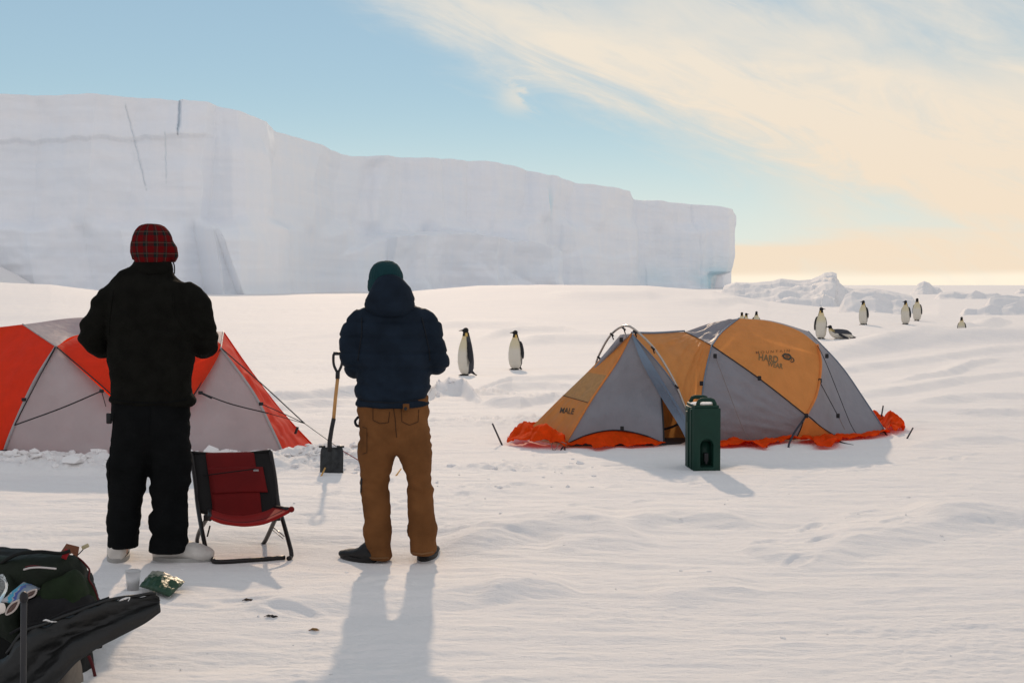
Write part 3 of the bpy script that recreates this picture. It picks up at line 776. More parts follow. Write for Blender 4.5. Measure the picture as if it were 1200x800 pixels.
# inner tent door seen through the gap
link('inner_door', coons([W(768,517,13.35), W(830,519,13.5)], [W(765,440,13.5), W(830,440,13.7)], [W(768,517,13.35), W(765,440,13.5)], [W(830,519,13.5), W(830,440,13.7)], wr=.02), mat('inner_tent_tan', (.36,.19,.06), .6, trans=.4), tr)
link('door_trim', MB().tube(catmull([W(777,503,13.2), W(790,499,13.15), W(806,489,13.2)], 10), .012, 6), M_black, tr)
# seams, zips, poles
for e, mt, r_ in ((e_VA2, M_orange, .011), (e_K1K2, M_cord, .006), (e_K1L, M_bluegrey, .007), (e_K1C1, M_bluegrey, .008), (e_C3K2, M_orange, .012), (e_VL, M_bluegrey, .005), (e_C0K1, M_cord, .004), (e_C2R, M_bluegrey, .005), ([A2, W(690,509,12.76), W(722,504,12.83), W(755,510,12.85), B1], M_cord, .006), ([L_, W(880,518,13.15), F1], M_cord, .006), ([F2, W(1008,509,13.7), R_], M_cord, .006), ([F1, W(939,501,13.22), K2, W(962,500,13.35), F2], M_cord, .005), ([D1, W(777,492,12.86), B1], M_black, .008), ([m0, m1], M_cord, .003)):
    seam('seam', [p+Vector((0,-.005,.003)) for p in e], mt, tr, r_)
arch = [W(706,452,14.0), W(698,430,13.7), W(706,408,13.5), W(718,390,13.3), W(733,381.5,13.1), W(746,388,12.98), W(768,410,12.9), W(790,446,12.86), W(806,484,12.88), L_+Vector((0,-.04,-.03))]
pl = link('arch_pole', MB().tube(catmull([Vector((1.0,14.7,0)), W(709,480,14.4)]+arch, 60), .011, 10), M_pole, tr)
for px, py, Y in ((717,392,13.27),(731,385,13.08),(744,389,12.96),(765,408,12.88),(793,453,12.84),(702,419,13.5)):
    p = W(px,py,Y); link('clip', MB().box(p, (.045,.03,.018), Matrix.Rotation(R(40),3,'Y')).tube([p, p+Vector((.02,.05,-.05))], .006), M_black, tr)
link('ridge_pole', MB().tube(catmull([p+Vector((0,0,.012)) for p in (V, W(770,391,13.4), C0)], 20), .009, 8), M_bluegrey, tr)
# skirt: bright flaps on the snow
def skirt(inner, outer, seed, mt=M_redor, amp=.03, lift=.0, par=tr, nm='snow_flap'):
    n = 80; I = catmull(inner, n); O = catmull(outer, n); P = []
    for j in range(18):
        t = j/17; row = []
        for i in range(n):
            p = I[i].lerp(O[i], t); u = i/n
            k = .9*abs(mnoise.noise(Vector((p.x*4+seed, p.y*3, seed))))+.55*(.5-abs(mnoise.noise(Vector((p.x*9+seed, p.y*7, seed)))))+.25*(.5-abs(mnoise.noise(Vector((p.x*22+seed, p.y*15, seed)))))
            gz = max(H(p.x, p.y), -.02)+.008
            z = max(gz, I[i].z*(1-t)**1.4+lift*math.sin(t*math.pi))+k*amp*2.2*min(1,t*3)
            wv = .05*mnoise.noise(Vector((u*9, seed, t*2)))*t
            row.append(Vector((p.x+wv, p.y+wv, z)))
        P.append(row)
    me = MB().grid(P).mesh(); me = evalmesh(me, [('SOLIDIFY', dict(thickness=.004))])
    return link(nm, me, mt, par, smooth=True)
skirt([A1+Vector((-.02,0,.03)), W(640,507,13.0), A2+Vector((0,0,-.01))], [W(592,522,12.9), W(620,527,12.6), W(660,531,12.45)], 1.3, amp=.05, lift=.06)
skirt([A1+Vector((-.02,0,.02)), W(622,500,13.6), Vector((.8,14.2,.03))], [W(596,518,13.1), W(612,505,13.8), Vector((.55,14.3,.0))], 2.3, amp=.04, lift=.05)
skirt([A2, W(690,509,12.78), W(722,504,12.85), W(755,510,12.87), B1], [W(664,527,12.6), W(684,521,12.62), W(700,531,12.35), W(722,521,12.65), W(745,526,12.6), B1+Vector((0,-.02,-.02))], 3.3, amp=.03)
skirt([L_+Vector((-.1,0,0)), W(880,517,13.15), F1], [W(815,529,12.55), W(855,527,12.6), W(880,526,12.7), W(897,532,12.4), W(905,524,12.8), W(928,519,13.1)], 4.3, amp=.035)
skirt([F1+Vector((.05,0,0)), F2], [W(930,519,13.0), W(952,523,12.85), W(957,532,12.5), W(980,530,12.6), W(986,517,13.2)], 5.3, amp=.045)
skirt([F2+Vector((.02,0,0)), W(1008,509,13.7), R_], [W(984,518,13.2), W(1010,518,13.3), W(1035,514,13.5), W(1044,511,13.75)], 6.3, amp=.03)
skirt([R_, W(1036,500,14.3), Vector((3.95,14.8,.02))], [W(1050,514,13.65), W(1060,506,14.1), W(1048,499,14.5), Vector((4.1,14.9,.0))], 7.3, amp=.06, lift=.05)
# guy lines and webbing on the cloth
for pts, mt, r_ in (([W(958,405,13.72), W(968,425,13.6), W(996,495,13.6), W(1004,508,13.62)], M_cord, .0035), ([W(960,446,13.5), W(982,487,13.5)], M_cord, .004), ([W(982,487,13.5), W(990,503,13.5)], M_cordpale, .003),
    ([W(838,417,13.3), W(858,470,13.0), W(872,505,12.95), W(882,520,12.8)], M_cordpale, .0025),
    ([K2, W(932,505,13.0), W(924,524,12.7), W(934,529,12.55)], M_navy, .010), ([F2+Vector((0,-.03,0)), W(985,518,13.1), W(1000,522,12.9)], M_navy, .012), ([W(978,509,13.45), W(968,523,12.9)], M_navy, .006),
    ([W(1034,503,13.85), W(1042,513,13.6), W(1049,516,13.45)], M_cord, .008), ([W(1042,512,13.6), W(1063,517,13.4)], M_cord, .006), ([R_, W(1060,511,13.9), W(1060,515,13.5)], M_redor, .01),
    ([W(640,507,12.8), W(652,510,12.65), W(646,522,12.5), W(650,528,12.45), W(656,518,12.5), W(664,520,12.5)], M_cordpale, .004),
    ([A2, W(658,526,12.5), W(655,533,12.38)], M_cord, .007), ([A2, W(662,527,12.45)], M_cord, .006)):
    seam('guy_line', pts, mt, tr, r_, 16)
for px, py, Y in ((838,417,13.3),(969,417,13.55),(982,487,13.48),(961,446,13.5),(890,443,13.1),(822,449,13.1),(945,487,13.15),(729,502,12.75),(728,398,12.95)):
    p = W(px,py,Y-.02); link('buckle', bevel(MB().box(p, (.035,.015,.045)).mesh(), .005), M_cord, tr)
bvL = bvh_of([pan['logo_panel']])
print_on('print', text_mesh('M O U N T A I N', 5.6, .02), bvL, lambda x,y: (905.5+x*.98, 413.6-x*.055-y*.72), M_ink3, tr)
print_on('print', text_mesh('HARD', 11.5, .25), bvL, lambda x,y: (900+x*.74+y*.05, 423.5+x*.10-y*.92), M_ink2, tr)
print_on('print', text_mesh('WEAR', 10, .25), bvL, lambda x,y: (908+x*.62+y*.05, 430.5+x*.12-y*.8), M_ink2, tr)
nut = MB()
def ring2(cx, cy, a, b, w, n=28, a0=0, a1=2*math.pi, hexa=0):
    P = []
    for rr_ in (0, .5, 1):
        row = []
        for i in range(n+1):
            t = a0+(a1-a0)*i/n; hx = 1
            if hexa: hx = 1/max(abs(math.cos((t % (math.pi/3))-math.pi/6)), .01)*.93
            row.append((cx+(a+w*rr_*(1))*math.cos(t)*hx, cy+(b+w*rr_*.8)*math.sin(t)*hx, 0))
        P.append(row)
    nut.grid(P)
ring2(0,0,3.2,1.7,2.6,hexa=1); ring2(0,0,1.1,.5,.8); ring2(2.2,-2.6,5.4,2.6,1.2,a0=-1.2,a1=1.1); ring2(2.2,-2.6,3.0,1.4,.7,a0=-1.2,a1=1.0)
print_on('emblem', nut.mesh(), bvL, lambda x,y: (922+x, 418-y*1.05+x*.18), M_ink, tr)
bvS = bvh_of([pan['strip_low']])
print_on('print', text_mesh('MALE', 11, .12), bvS, lambda x,y: (664+x*.62+y*.22, 484.5+x*.06-y*.85), M_ink, tr)

def stake(px, py, Y, px2, py2, Y2, label, r_=.009):
    p = W(px,py,Y); p.z = H(p.x,p.y)-.03; q = W(px2,py2,Y2)
    root = link('snow_stake', MB().tube([p,q],[r_,r_*.9],8), M_iron)
    return tag(root, label, 'tent stake', 'stakes anchoring the orange tent')
stake(590,520,12.85,577,496,12.9,'thin dark stake leaning left of the red snow flap at the orange tent porch')
stake(1061,517,13.35,1070,501,13.3,'short stake leaning right beyond the rightmost corner of the orange tent')
stake(1031,500,14.6,1035,475,14.6,'thin upright stake right behind the grey end of the orange tent')

# ============================================================ left tent
tl = empty('dome_tent', (-3.0,12.3,0)); tag(tl, 'red and off white dome tent behind the man in black', 'tent')
def pl_(mt, b, t, l, r_, **kw):
    kw.setdefault('wr', .014); kw.setdefault('ws', 4)
    return link('fly_panel', coons(b, t, l, r_, **kw), mt, tl)
N1 = W(66,406,12.1); T1 = W(27,380,12.5); T0 = W(-75,392,12.6); T2 = W(115,372,12.9); T3 = W(262,389,12.7); N2 = W(259,408,12.1)
X1 = W(178,510,11.75); G1 = W(2,539,11.7); G2 = W(157,546,11.55); G3 = W(199,546,11.55); G4 = W(333,534,11.85); G5 = W(366,521,12.7); G0 = W(-110,540,11.7); M0 = W(93,392,12.5); M1 = W(236,396,12.5)
e_N1G1 = [N1, W(40,448,11.85), W(14,505,11.7), G1]; e_N1X = [N1, W(128,460,11.8), X1]; e_N2X = [N2, W(222,470,11.8), X1]; e_N2G4 = [N2, W(297,460,11.95), W(320,505,11.88), G4]
e_T3G5 = [T3, W(292,432,12.75), W(330,482,12.75), G5]
pl_(M_red, [G0, G1], [T1, N1], [G0, W(-50,450,12.1), T1], rv(e_N1G1), seed=21)
pl_(M_red, [G0+Vector((0,.0,0)), W(-60,460,12.1)], [T0, T1], [G0, T0], [W(-50,450,12.1), T1], seed=22)
pl_(M_white, [G1, G2], [N1, X1], rv(e_N1G1), [G2, X1], seed=23, wr=.02)
pl_(M_red, [N1, W(128,460,11.8), X1], [M0, W(165,388,12.6), M1], [N1, M0], [X1, W(222,470,11.8), N2, M1], seed=24)
pl_(M_white, [N1, M0, W(165,388,12.6), M1, N2], [T1, T2, T3], [N1, T1], [N2, T3], seed=25)
pl_(M_white, [G3, G4], [X1, N2], [G3, X1], rv(e_N2G4), seed=26, wr=.02)
pl_(M_red, [G2, G3], [X1, X1], [G2, X1], [G3, X1], n=10)
pl_(M_red, [G4, G5], [N2, T3], rv(e_N2G4), rv(e_T3G5), seed=27, wr=.03, ws=6)
b0 = Vector((-6.5,14.3,0)); b1_ = Vector((-4.6,14.6,0)); b2_ = Vector((-3.0,14.6,0)); b3_ = G5+Vector((-.75,.9,0))
pl_(M_white, [b0, b1_], [T0, T1], [b0, T0], [b1_, T1]); pl_(M_red, [b1_, b2_], [T1, T2, T3], [b1_, T1], [b2_, T3]); pl_(M_white, [b2_, b3_, G5], [T3, T3], [b2_, T3], rv(e_T3G5))
for e, mt, r_ in ((e_N1G1, M_white, .014),(e_N1X+[G3], M_cord, .006),(e_N2X+[G2], M_cord, .006),(e_N2G4, M_white, .012),([T1,N1], M_white, .008),([T3,N2], M_white, .008),(e_T3G5, M_red, .008),([G1,G2], M_cord, .006),([G3,G4], M_cord,.006)):
    seam('seam', [p+Vector((0,-.006,.002)) for p in e], mt, tl, r_)
for pts, mt, r_ in (([N1+Vector((0,-.03,0)), W(17,498,11.5)], M_cord, .005),([N1+Vector((.01,-.03,0)), W(31,470,11.6), W(17,498,11.5)], M_cord, .003),([W(17,498,11.5), W(72,478,11.5), W(119,458,11.65)], M_cord, .006),([W(119,458,11.65), W(124,476,11.6)], M_cord,.004),
    ([W(235,460,11.68), W(270,473,11.6), W(314,484,11.8)], M_cord, .006),([W(235,460,11.68), W(248,466,11.64)], M_cord, .011),
    ([N2+Vector((.01,-.02,0)), W(306,449,11.9), W(357,496,11.8)], M_cord, .0055),([W(306,473,11.85), W(340,488,11.8), W(357,496,11.8)], M_cord, .004),([W(314,484,11.8), W(357,496,11.8)], M_cord, .003),
    ([W(357,496,11.8), W(400,527,11.4)], M_cord, .003),([W(400,527,11.4), W(455,560,10.85), W(470,570,10.7)], M_cordred, .004)):
    seam('guy_line', pts, mt, tl, r_, 14)
for px, py, Y in ((306,473,11.83),(119,458,11.63),(235,460,11.66),(28,468,11.75)):
    link('buckle', bevel(MB().box(W(px,py,Y-.01), (.04,.015,.03)).mesh(), .005), M_cord, tl)
link('corner_strap', MB().box(W(335,531,11.8), (.06,.04,.07)), M_black, tl)
link('corner_strap', MB().box(W(4,533,11.65), (.05,.04,.09)), M_black, tl)
link('stake_tip', MB().tube([W(346,508,12.0), W(349,500,12.0)], .012), M_black, tl)
st_ = link('bamboo_stake', MB().tube([W(370,571,10.6), W(381,548,10.75)], .007), mat('bamboo', (.5,.28,.08), .6)); tag(st_, 'thin bamboo stake stuck in the snow beside the shovel blade', 'tent stake')
st_ = link('bamboo_stake', MB().tube([W(455,564,10.75)-Vector((0,0,.04)), W(470,549,10.9)], .006), bpy.data.materials['bamboo']); tag(st_, 'bamboo stake holding the red cord, seen between the brown trouser legs', 'tent stake')

# ============================================================ drinks container
cb = W(823,546,11.25); cb.z = H(cb.x, cb.y)-.01
ct_ = empty('drinks_container', cb, R(4)); tag(ct_, 'dark green insulated drinks container with two carry handles in front of the orange tent', 'container')
M_green = mat('dark_green_plastic', (.003,.032,.021), .6, bump=.001, bscale=90, var=.15)
M_greend = mat('shaded_green_plastic', (.004,.03,.02), .55)
def loc(o, parent): o.parent = parent; return o
def Lk(name, mb, m, parent, smooth=True, bev=None):
    me = mb.mesh() if isinstance(mb, MB) else mb
    if bev: me = bevel(me, bev)
    me.name = name; me.materials.clear(); me.materials.append(m)
    if smooth: sm(me)
    o = bpy.data.objects.new(name, me); C.objects.link(o); o.parent = parent; return o
# body with an arched recess cut into the front face
bw, bd, bh = .225, .36, .53
def body_outline(z): return 1-.0*z
bm_ = MB()
arc = [(-.054,.04),(-.054,.22)]+[(-.054*math.cos(math.pi*i/10), .22+.054*math.sin(math.pi*i/10)) for i in range(1,10)]+[(.054,.22),(.054,.04)]
hx, y0, y1, yr = bw/2, -bd/2, bd/2, -bd/2+.07
out_ = [(-hx,.0),(-hx,.25),(-hx,bh),(0,bh),(hx,bh),(hx,.25),(hx,0)]
# front face strips between the arch and the outline
ring_o = []
for i, (x, z) in enumerate(arc):
    t = i/(len(arc)-1)
    ang = math.pi*(1-t); 
    ox = -hx if t < .2 else (hx if t > .8 else -hx+2*hx*(t-.2)/.6)
    oz = (.0 if t == 0 or t == 1 else bh) if (t<.05 or t>.95) else (bh)
    if i == 1: oz = .25; ox = -hx
    if i == len(arc)-2: oz = .25; ox = hx
    if i == 2: ox = -hx; oz = bh
    if i == len(arc)-3: ox = hx; oz = bh
    ring_o.append((ox, y0, oz))
bm_.grid([ring_o, [(x, y0, z) for x, z in arc], [(x, yr, z) for x, z in arc]])
bm_.add([(x, yr, z) for x, z in arc], [tuple(range(len(arc)))])
bm_.add([(-hx,y0,0),(-.054,y0,.04),(.054,y0,.04),(hx,y0,0),(-.054,yr,.04),(.054,yr,.04)], [(0,1,2,3),(1,4,5,2)])
bm_.add([(-hx,y0,0),(-hx,y1,0),(hx,y1,0),(hx,y0,0),(-hx,y0,bh),(-hx,y1,bh),(hx,y1,bh),(hx,y0,bh)], [(0,1,2,3),(0,4,5,1),(1,5,6,2),(2,6,7,3),(4,7,6,5)])
me = bm_.mesh(); bm2 = bmesh.new(); bm2.from_mesh(me); bmesh.ops.remove_doubles(bm2, verts=bm2.verts, dist=.001); bmesh.ops.recalc_face_normals(bm2, faces=bm2.faces); bm2.to_mesh(me); bm2.free()
Lk('body', me, M_green, ct_, bev=.010)
Lk('recess_back', MB().box((0,yr+.0,.15),(.10,.004,.2)), M_greend, ct_)
for x in (-.08,.08):
    for y in (-.13,.13): Lk('foot', MB().box((x,y,-.012),(.05,.06,.03)), M_greend, ct_, bev=.004)
sp = Lk('spigot', MB().box((0,yr-.025,.12),(.035,.05,.07)).tube([(0,yr-.04,.1),(0,yr-.04,.065)],.013), M_black, ct_, bev=.003)
for x in (-hx-.004, hx+.004): Lk('side_rib', MB().box((x,-.10,.27),(.012,.02,.50)).box((x,.02,.27),(.012,.02,.50)), M_green, ct_, bev=.003)
Lk('lid', MB().box((0,0,bh+.012),(bw-.02,bd-.02,.03)), M_green, ct_, bev=.008)
Lk('lid_snow', MB().ball((-.02,-.02,bh+.028),(.09,.12,.012)).ball((.05,.05,bh+.028),(.06,.07,.010)), M_snowlump, ct_)
for y in (-bd/2+.035, bd/2-.035):
    pts = [(-.07,y,bh-.01),(-.07,y,bh+.04),(-.058,y,bh+.062),(-.035,y,bh+.07),(.035,y,bh+.07),(.058,y,bh+.062),(.07,y,bh+.04),(.07,y,bh-.01)]
    Lk('handle', MB().loft([(p,.012,.017,3) for p in pts], 12, side=(0,1,0)), M_green, ct_)
for x in (-hx-.006,):
    Lk('latch', MB().box((x,.07,.44),(.014,.05,.09)), M_greend, ct_, bev=.003)

# ============================================================ shovel
sb = W(386,557,10.87); sb.z = H(sb.x,sb.y)
sh = empty('snow_shovel', sb); tag(sh, 'shovel with wooden shaft and black blade stuck upright in the snow', 'shovel')
M_wood = mat('ash_wood', (.42,.22,.075), .45, bstretch=(8,8,.6), var=.25, vscale=12)
M_blade = mat('scuffed_black_steel', (.025,.028,.03), .42, metal=.3, bump=.001, bscale=40, var=.5, vscale=20)
q_ = lambda px, py, dy=0: Vector(((px-386)/144.5, dy, (557-py)/144.5))
P = []
for j in range(13):
    t = j/12; row = []; z = q_(0,527).z*(1-t)+(-.06)*t
    wv = .090*(.90+.12*min(1,t*5)) if t < .8 else .10*(1-((t-.8)/.2)**2*.25)
    for i in range(17):
        u = i/16*2-1
        row.append(Vector((u*wv+.012, .035*u*u-.03*math.exp(-(u/.18)**2)*(1-t)+.05*(1-t), z-(.01*abs(u)*(t<.05)))))
    P.append(row)
me = evalmesh(MB().grid(P).mesh(), [('SOLIDIFY', dict(thickness=.006))]); Lk('blade', me, M_blade, sh)
Lk('tread', MB().tube([(-.088,.06,q_(0,527).z),(-.04,.03,q_(0,527).z+.004)],.009), M_blade, sh); Lk('tread', MB().tube([(.112,.06,q_(0,527).z),(.06,.03,q_(0,527).z+.004)],.009), M_blade, sh)
Lk('socket', MB().tube([q_(386,532,.02), q_(386,520,.03), q_(388.5,505,.03), q_(391,493,.03)], [.02,.019,.018,.0175], 12), M_black, sh)
Lk('shaft', MB().tube([q_(390.8,494,.03), q_(393,470,.03), q_(396,444,.03)], .0145, 12), M_wood, sh)
gp = [q_(395.7,446,.03), q_(396,438,.03)]
Lk('grip', MB().tube(gp, .018, 12).tube(catmull([q_(396,440,.03), q_(391.5,430,.03), q_(391,419,.03), q_(392.5,416,.03)], 10), .011, 8).tube(catmull([q_(396,440,.03), q_(400.5,430,.03), q_(401,419,.03), q_(399.5,416,.03)], 10), .011, 8).tube([q_(391,416.5,.03), q_(401,416.5,.03)], .014, 10), M_black, sh)

# ============================================================ folding chair
M_frame = mat('dark_powder_coat', (.016,.012,.012), .4, var=.1)
M_crim = mat('crimson_canvas', (.16,.004,.004), .8, trans=.08, bump=.001, bscale=120, var=.12)
M_crim2 = mat('red_canvas_seat', (.28,.007,.005), .8, trans=.12, bump=.001, bscale=120, var=.12)
M_char = mat('charcoal_canvas', (.013,.012,.012), .85, bump=.001, bscale=120)
cw = empty('folding_chair', (-1.5,7.6,0)); tag(cw, 'low folding camp chair with red canvas seat and charcoal edged back', 'chair')
TLp, TRp = W(224,531,7.95), W(317,529,7.98); BL, BR = W(232,594,7.75), W(326,590,7.78)
FL, FR = W(240,640,7.55), W(341,650,7.5)
def tb(pts, r_=.0125, n=24): return MB().tube(catmull(pts, n), r_, 10)
def on(px, py, lift=.013):
    p = Gp(px, py, 6.0); p.z = H(p.x,p.y)+lift; return p
f1 = on(256,661); f2 = on(338,655)
link('frame_loop', MB().tube(catmull([TLp, W(229,566,7.84), BL, W(238,628,7.55), W(243,648,7.48), on(249,658), f1, on(300,658.5), on(334,656)], 60), .0125, 10), M_frame, cw)
link('frame_leg', tb([TRp, W(322,558,7.9), BR, W(333,615,7.65), W(341,645,7.52), on(341,655), on(338,657)], .0125, 40), M_frame, cw)
link('rear_loop', tb([W(323,607,7.6), W(314,627,7.85), W(309,636,7.95), W(302,642,8.02), W(290,644,8.03), W(262,645.5,8.03), W(246,646.5,8.03)], .0125, 40), M_frame, cw)
link('rear_leg', tb([W(243,606,7.6), W(234,622,7.85), W(231,634,7.95), W(234,643,8.02), W(247,646.5,8.03)], .0125, 30), M_frame, cw)
link('brace', MB().tube([W(321,618,7.72), W(333,628,7.62)], .004).tube([W(320,621,7.72), W(332,631,7.62)], .003), mat('bright_wire', (.5,.5,.5), .3, metal=.9), cw)
link('brace', MB().tube([W(243,628,7.55), W(246,616,7.62)], .005), M_frame, cw)
link('top_bar', MB().tube(catmull([TLp+Vector((0,0,.004)), W(270,532.5,8.02), TRp+Vector((0,0,.004))], 14), .010, 8), M_char, cw)
# back: three cloth bands
def band(x0, x1, mt, nm, off=0.0, yy=(0,1), sl=(0,0)):
    P = []
    for j in range(17):
        v = yy[0]+(yy[1]-yy[0])*j/16; row = []
        a = TLp.lerp(BL, v); b = TRp.lerp(BR, v)
        for i in range(13):
            u = x0+(x1-x0)*i/12+sl[0]*v; p = a.lerp(b, u)
            sag = math.sin(math.pi*min(max(u,0),1))
            p = p+Vector((0, .05*sag-off, 0 if v>.02 else -.006*sag))+Vector((0,.004*mnoise.noise(p*9),0))
            if v > .85: p.z -= (v-.85)*.25*sag
            row.append(p)
        P.append(row)
    return link(nm, evalmesh(MB().grid(P).mesh(), [('SOLIDIFY', dict(thickness=.004))]), mt, cw)
band(0, 1, M_char, 'backrest', 0, (0,1.10)); band(.17, .78, M_crim, 'back_panel', .006, (0,1.12))
o = band(.16, .86, M_crim2 if False else M_crim, 'back_pocket', .012, (.30,.78), (.04,0))
bvB = bvh_of([o])
def rib(pts, m, par, bv, nm='seam', r_=.002, off=.002):
    Q = [onto(bv, x, y, off) for x, y in pts]; Q = [q for q in Q if q is not None]
    if len(Q) > 1: link(nm, MB().tube(catmull(Q, max(8, len(Q)*4)), r_, 6), m, par)
link('pocket_tab', bevel(MB().box(W(300,551,7.84), (.03,.006,.012)).mesh(), .002), M_white, cw)
for a, b in (((238,557),(300,549)),((244,592),(314,582))):
    link('seam', MB().tube([W(*a,7.86), W((a[0]+b[0])/2,(a[1]+b[1])/2,7.875), W(*b,7.86)], .003), M_char, cw)
# seat: sags between the side rails
P = []; r0, r1 = W(246,597,7.72), W(322,594,7.75)
c0_, c1_ = W(247,607,7.40), W(341,597,7.40)
for j in range(15):
    v = j/14; row = []
    a = r0.lerp(c0_, v); b = r1.lerp(c1_, v)
    for i in range(25):
        u = i/24; p = a.lerp(b, u); sag = math.sin(math.pi*u)**.8
        p = p+Vector((0,0,-.045*sag-.018*sag*v+.004*mnoise.noise(p*11))); row.append(p)
    P.append(row)
link('seat', evalmesh(MB().grid(P).mesh(), [('SOLIDIFY', dict(thickness=.005))]), M_crim2, cw)
link('seat_hem', MB().tube([p+Vector((0,0,.002)) for p in P[-1]], .009, 8), M_crim2, cw)
link('seam', MB().tube([p+Vector((0,-.004,.004)) for p in P[10][1:-1]], .0035, 6), M_char, cw)
link('side_rail', MB().tube([r0, c0_+Vector((-.005,0,-.005))], .012, 8), M_frame, cw); link('side_rail', MB().tube([r1, c1_], .013, 8), M_frame, cw)
link('rail_end', MB().ball(c1_+Vector((.004,-.01,.004)), (.017,.02,.017)), M_crim, cw)
for p in (W(243,606,7.58), W(325,606,7.6)): link('hinge', bevel(MB().box(p,(.04,.03,.035)).mesh(), .006), M_frame, cw)
# ============================================================ people
M_skin = mat('skin', (.50,.28,.20), .55, var=.05)
M_fleece = mat('black_fleece', (.0085,.0085,.0072), 1, bump=.003, bscale=140, var=.25, vscale=14, spec=.04)
M_blkpant = mat('black_nylon_trousers', (.0060,.0066,.0070), .95, bump=.002, bscale=70, var=.25, vscale=9, spec=.05)
M_navyj = mat('navy_padded_nylon', (.0085,.0155,.027), .75, bump=.002, bscale=60, var=.25, vscale=10, spec=.1)
M_brown = mat('brown_duck_canvas', (.155,.066,.024), 1, bump=.0015, bscale=160, var=.22, vscale=7, spec=.1)
M_brown2 = mat('worn_brown_hem', (.17,.085,.035), .9, bump=.0015, bscale=160, var=.3)
M_beanie = mat('dark_teal_knit', (.004,.034,.040), .95, bump=.004, bscale=90, bstretch=(1,1,.3), var=.2)
M_boot = mat('white_rubber_boot', (.55,.52,.48), .6, bump=.002, bscale=40, var=.15, vscale=12)
M_bboot = mat('black_boot', (.012,.011,.011), .55, var=.3)
M_glove = mat('black_glove', (.01,.01,.011), .8)
M_hair = mat('dark_hair', (.02,.013,.009), .7)
m, nt, b = newmat('red_tartan_wool'); L = nt.links; b.inputs['Roughness'].default_value = 1; b.inputs['Specular IOR Level'].default_value = .04
tc = N(nt,'ShaderNodeTexCoord'); sp_ = N(nt,'ShaderNodeSeparateXYZ'); L.new(tc.outputs['Object'], sp_.inputs[0])
def M2(op, a, b_=None):
    n = N(nt,'ShaderNodeMath',operation=op)
    for i,q in enumerate((a,b_)):
        if q is None: continue
        if isinstance(q,(int,float)): n.inputs[i].default_value=q
        else: L.new(q,n.inputs[i])
    return n.outputs[0]
def stripe(c, per, w_, off=0.): return M2('LESS_THAN', M2('FRACT', M2('ADD', M2('MULTIPLY', c, 1/per), off)), w_)
ag = M2('MULTIPLY', M2('ARCTAN2', sp_.outputs[0], M2('MULTIPLY', sp_.outputs[1], -1.0)), .115)
dk = M2('ADD', stripe(ag, .056, .45, .3), stripe(sp_.outputs[2], .060, .45, .1))
ln_ = M2('MAXIMUM', stripe(ag, .056, .07, .02), stripe(sp_.outputs[2], .060, .07, .8))
m1_ = N(nt,'ShaderNodeMix',data_type='RGBA'); L.new(M2('MULTIPLY',dk,.48), m1_.inputs[0]); m1_.inputs[6].default_value=(.11,.005,.006,1); m1_.inputs[7].default_value=(.006,.016,.016,1)
m2_ = N(nt,'ShaderNodeMix',data_type='RGBA'); L.new(M2('MULTIPLY',ln_,.28), m2_.inputs[0]); L.new(m1_.outputs[2], m2_.inputs[6]); m2_.inputs[7].default_value=(.20,.13,.09,1)
L.new(m2_.outputs[2], b.inputs['Base Color'])
nz_ = N(nt,'ShaderNodeTexNoise'); nz_.inputs['Scale'].default_value=130; L.new(tc.outputs['Object'], nz_.inputs['Vector']); bp = N(nt,'ShaderNodeBump'); bp.inputs['Distance'].default_value=.003; L.new(nz_.outputs[0], bp.inputs['Height']); L.new(bp.outputs[0], b.inputs['Normal'])
M_tartan = m

def hand(mb, wrist, dirv, palm_n, s=1.0, curl=.5, mirror=1):
    """palm, four unequal bent fingers and a thumb, holding something in front of the body"""
    d = Vector(dirv).normalized(); n = Vector(palm_n).normalized(); n = (n-d*n.dot(d)).normalized(); sd = d.cross(n)*mirror
    wrist = Vector(wrist)
    mb.loft([(wrist-d*.04*s,.026*s,.020*s),(wrist,.026*s,.019*s),(wrist+d*.03*s,.034*s,.017*s),(wrist+d*.07*s,.041*s,.016*s),(wrist+d*.092*s,.039*s,.013*s)], 12, side=sd)
    for k, (off, ln) in enumerate(((-.030,.072),(-.010,.082),(.010,.077),(.029,.060))):
        p = wrist+d*.075*s+sd*off*s; a = 0; pts = [p]; 
        for seg, fr in enumerate((.42,.32,.26)):
            a += curl*(.5+.35*seg); v = d*math.cos(a)+n*math.sin(a); p = p+v*ln*fr*s; pts.append(p)
        mb.tube(catmull(pts, 9), [.0098*s]*3+[.0092*s]*2+[.0085*s]*2+[.008*s,.006*s], 8)
    p = wrist+d*.018*s-sd*.024*s; q = p+(d*.6-sd*.75+n*.35).normalized()*.035*s; r_ = q+(d*.85-sd*.1+n*.5).normalized()*.032*s; t = r_+(d*.75+sd*.3+n*.6).normalized()*.024*s
    mb.tube(catmull([p,q,r_,t], 9), [.013*s,.013*s,.0125*s,.012*s,.011*s,.011*s,.010*s,.0095*s,.007*s], 8)

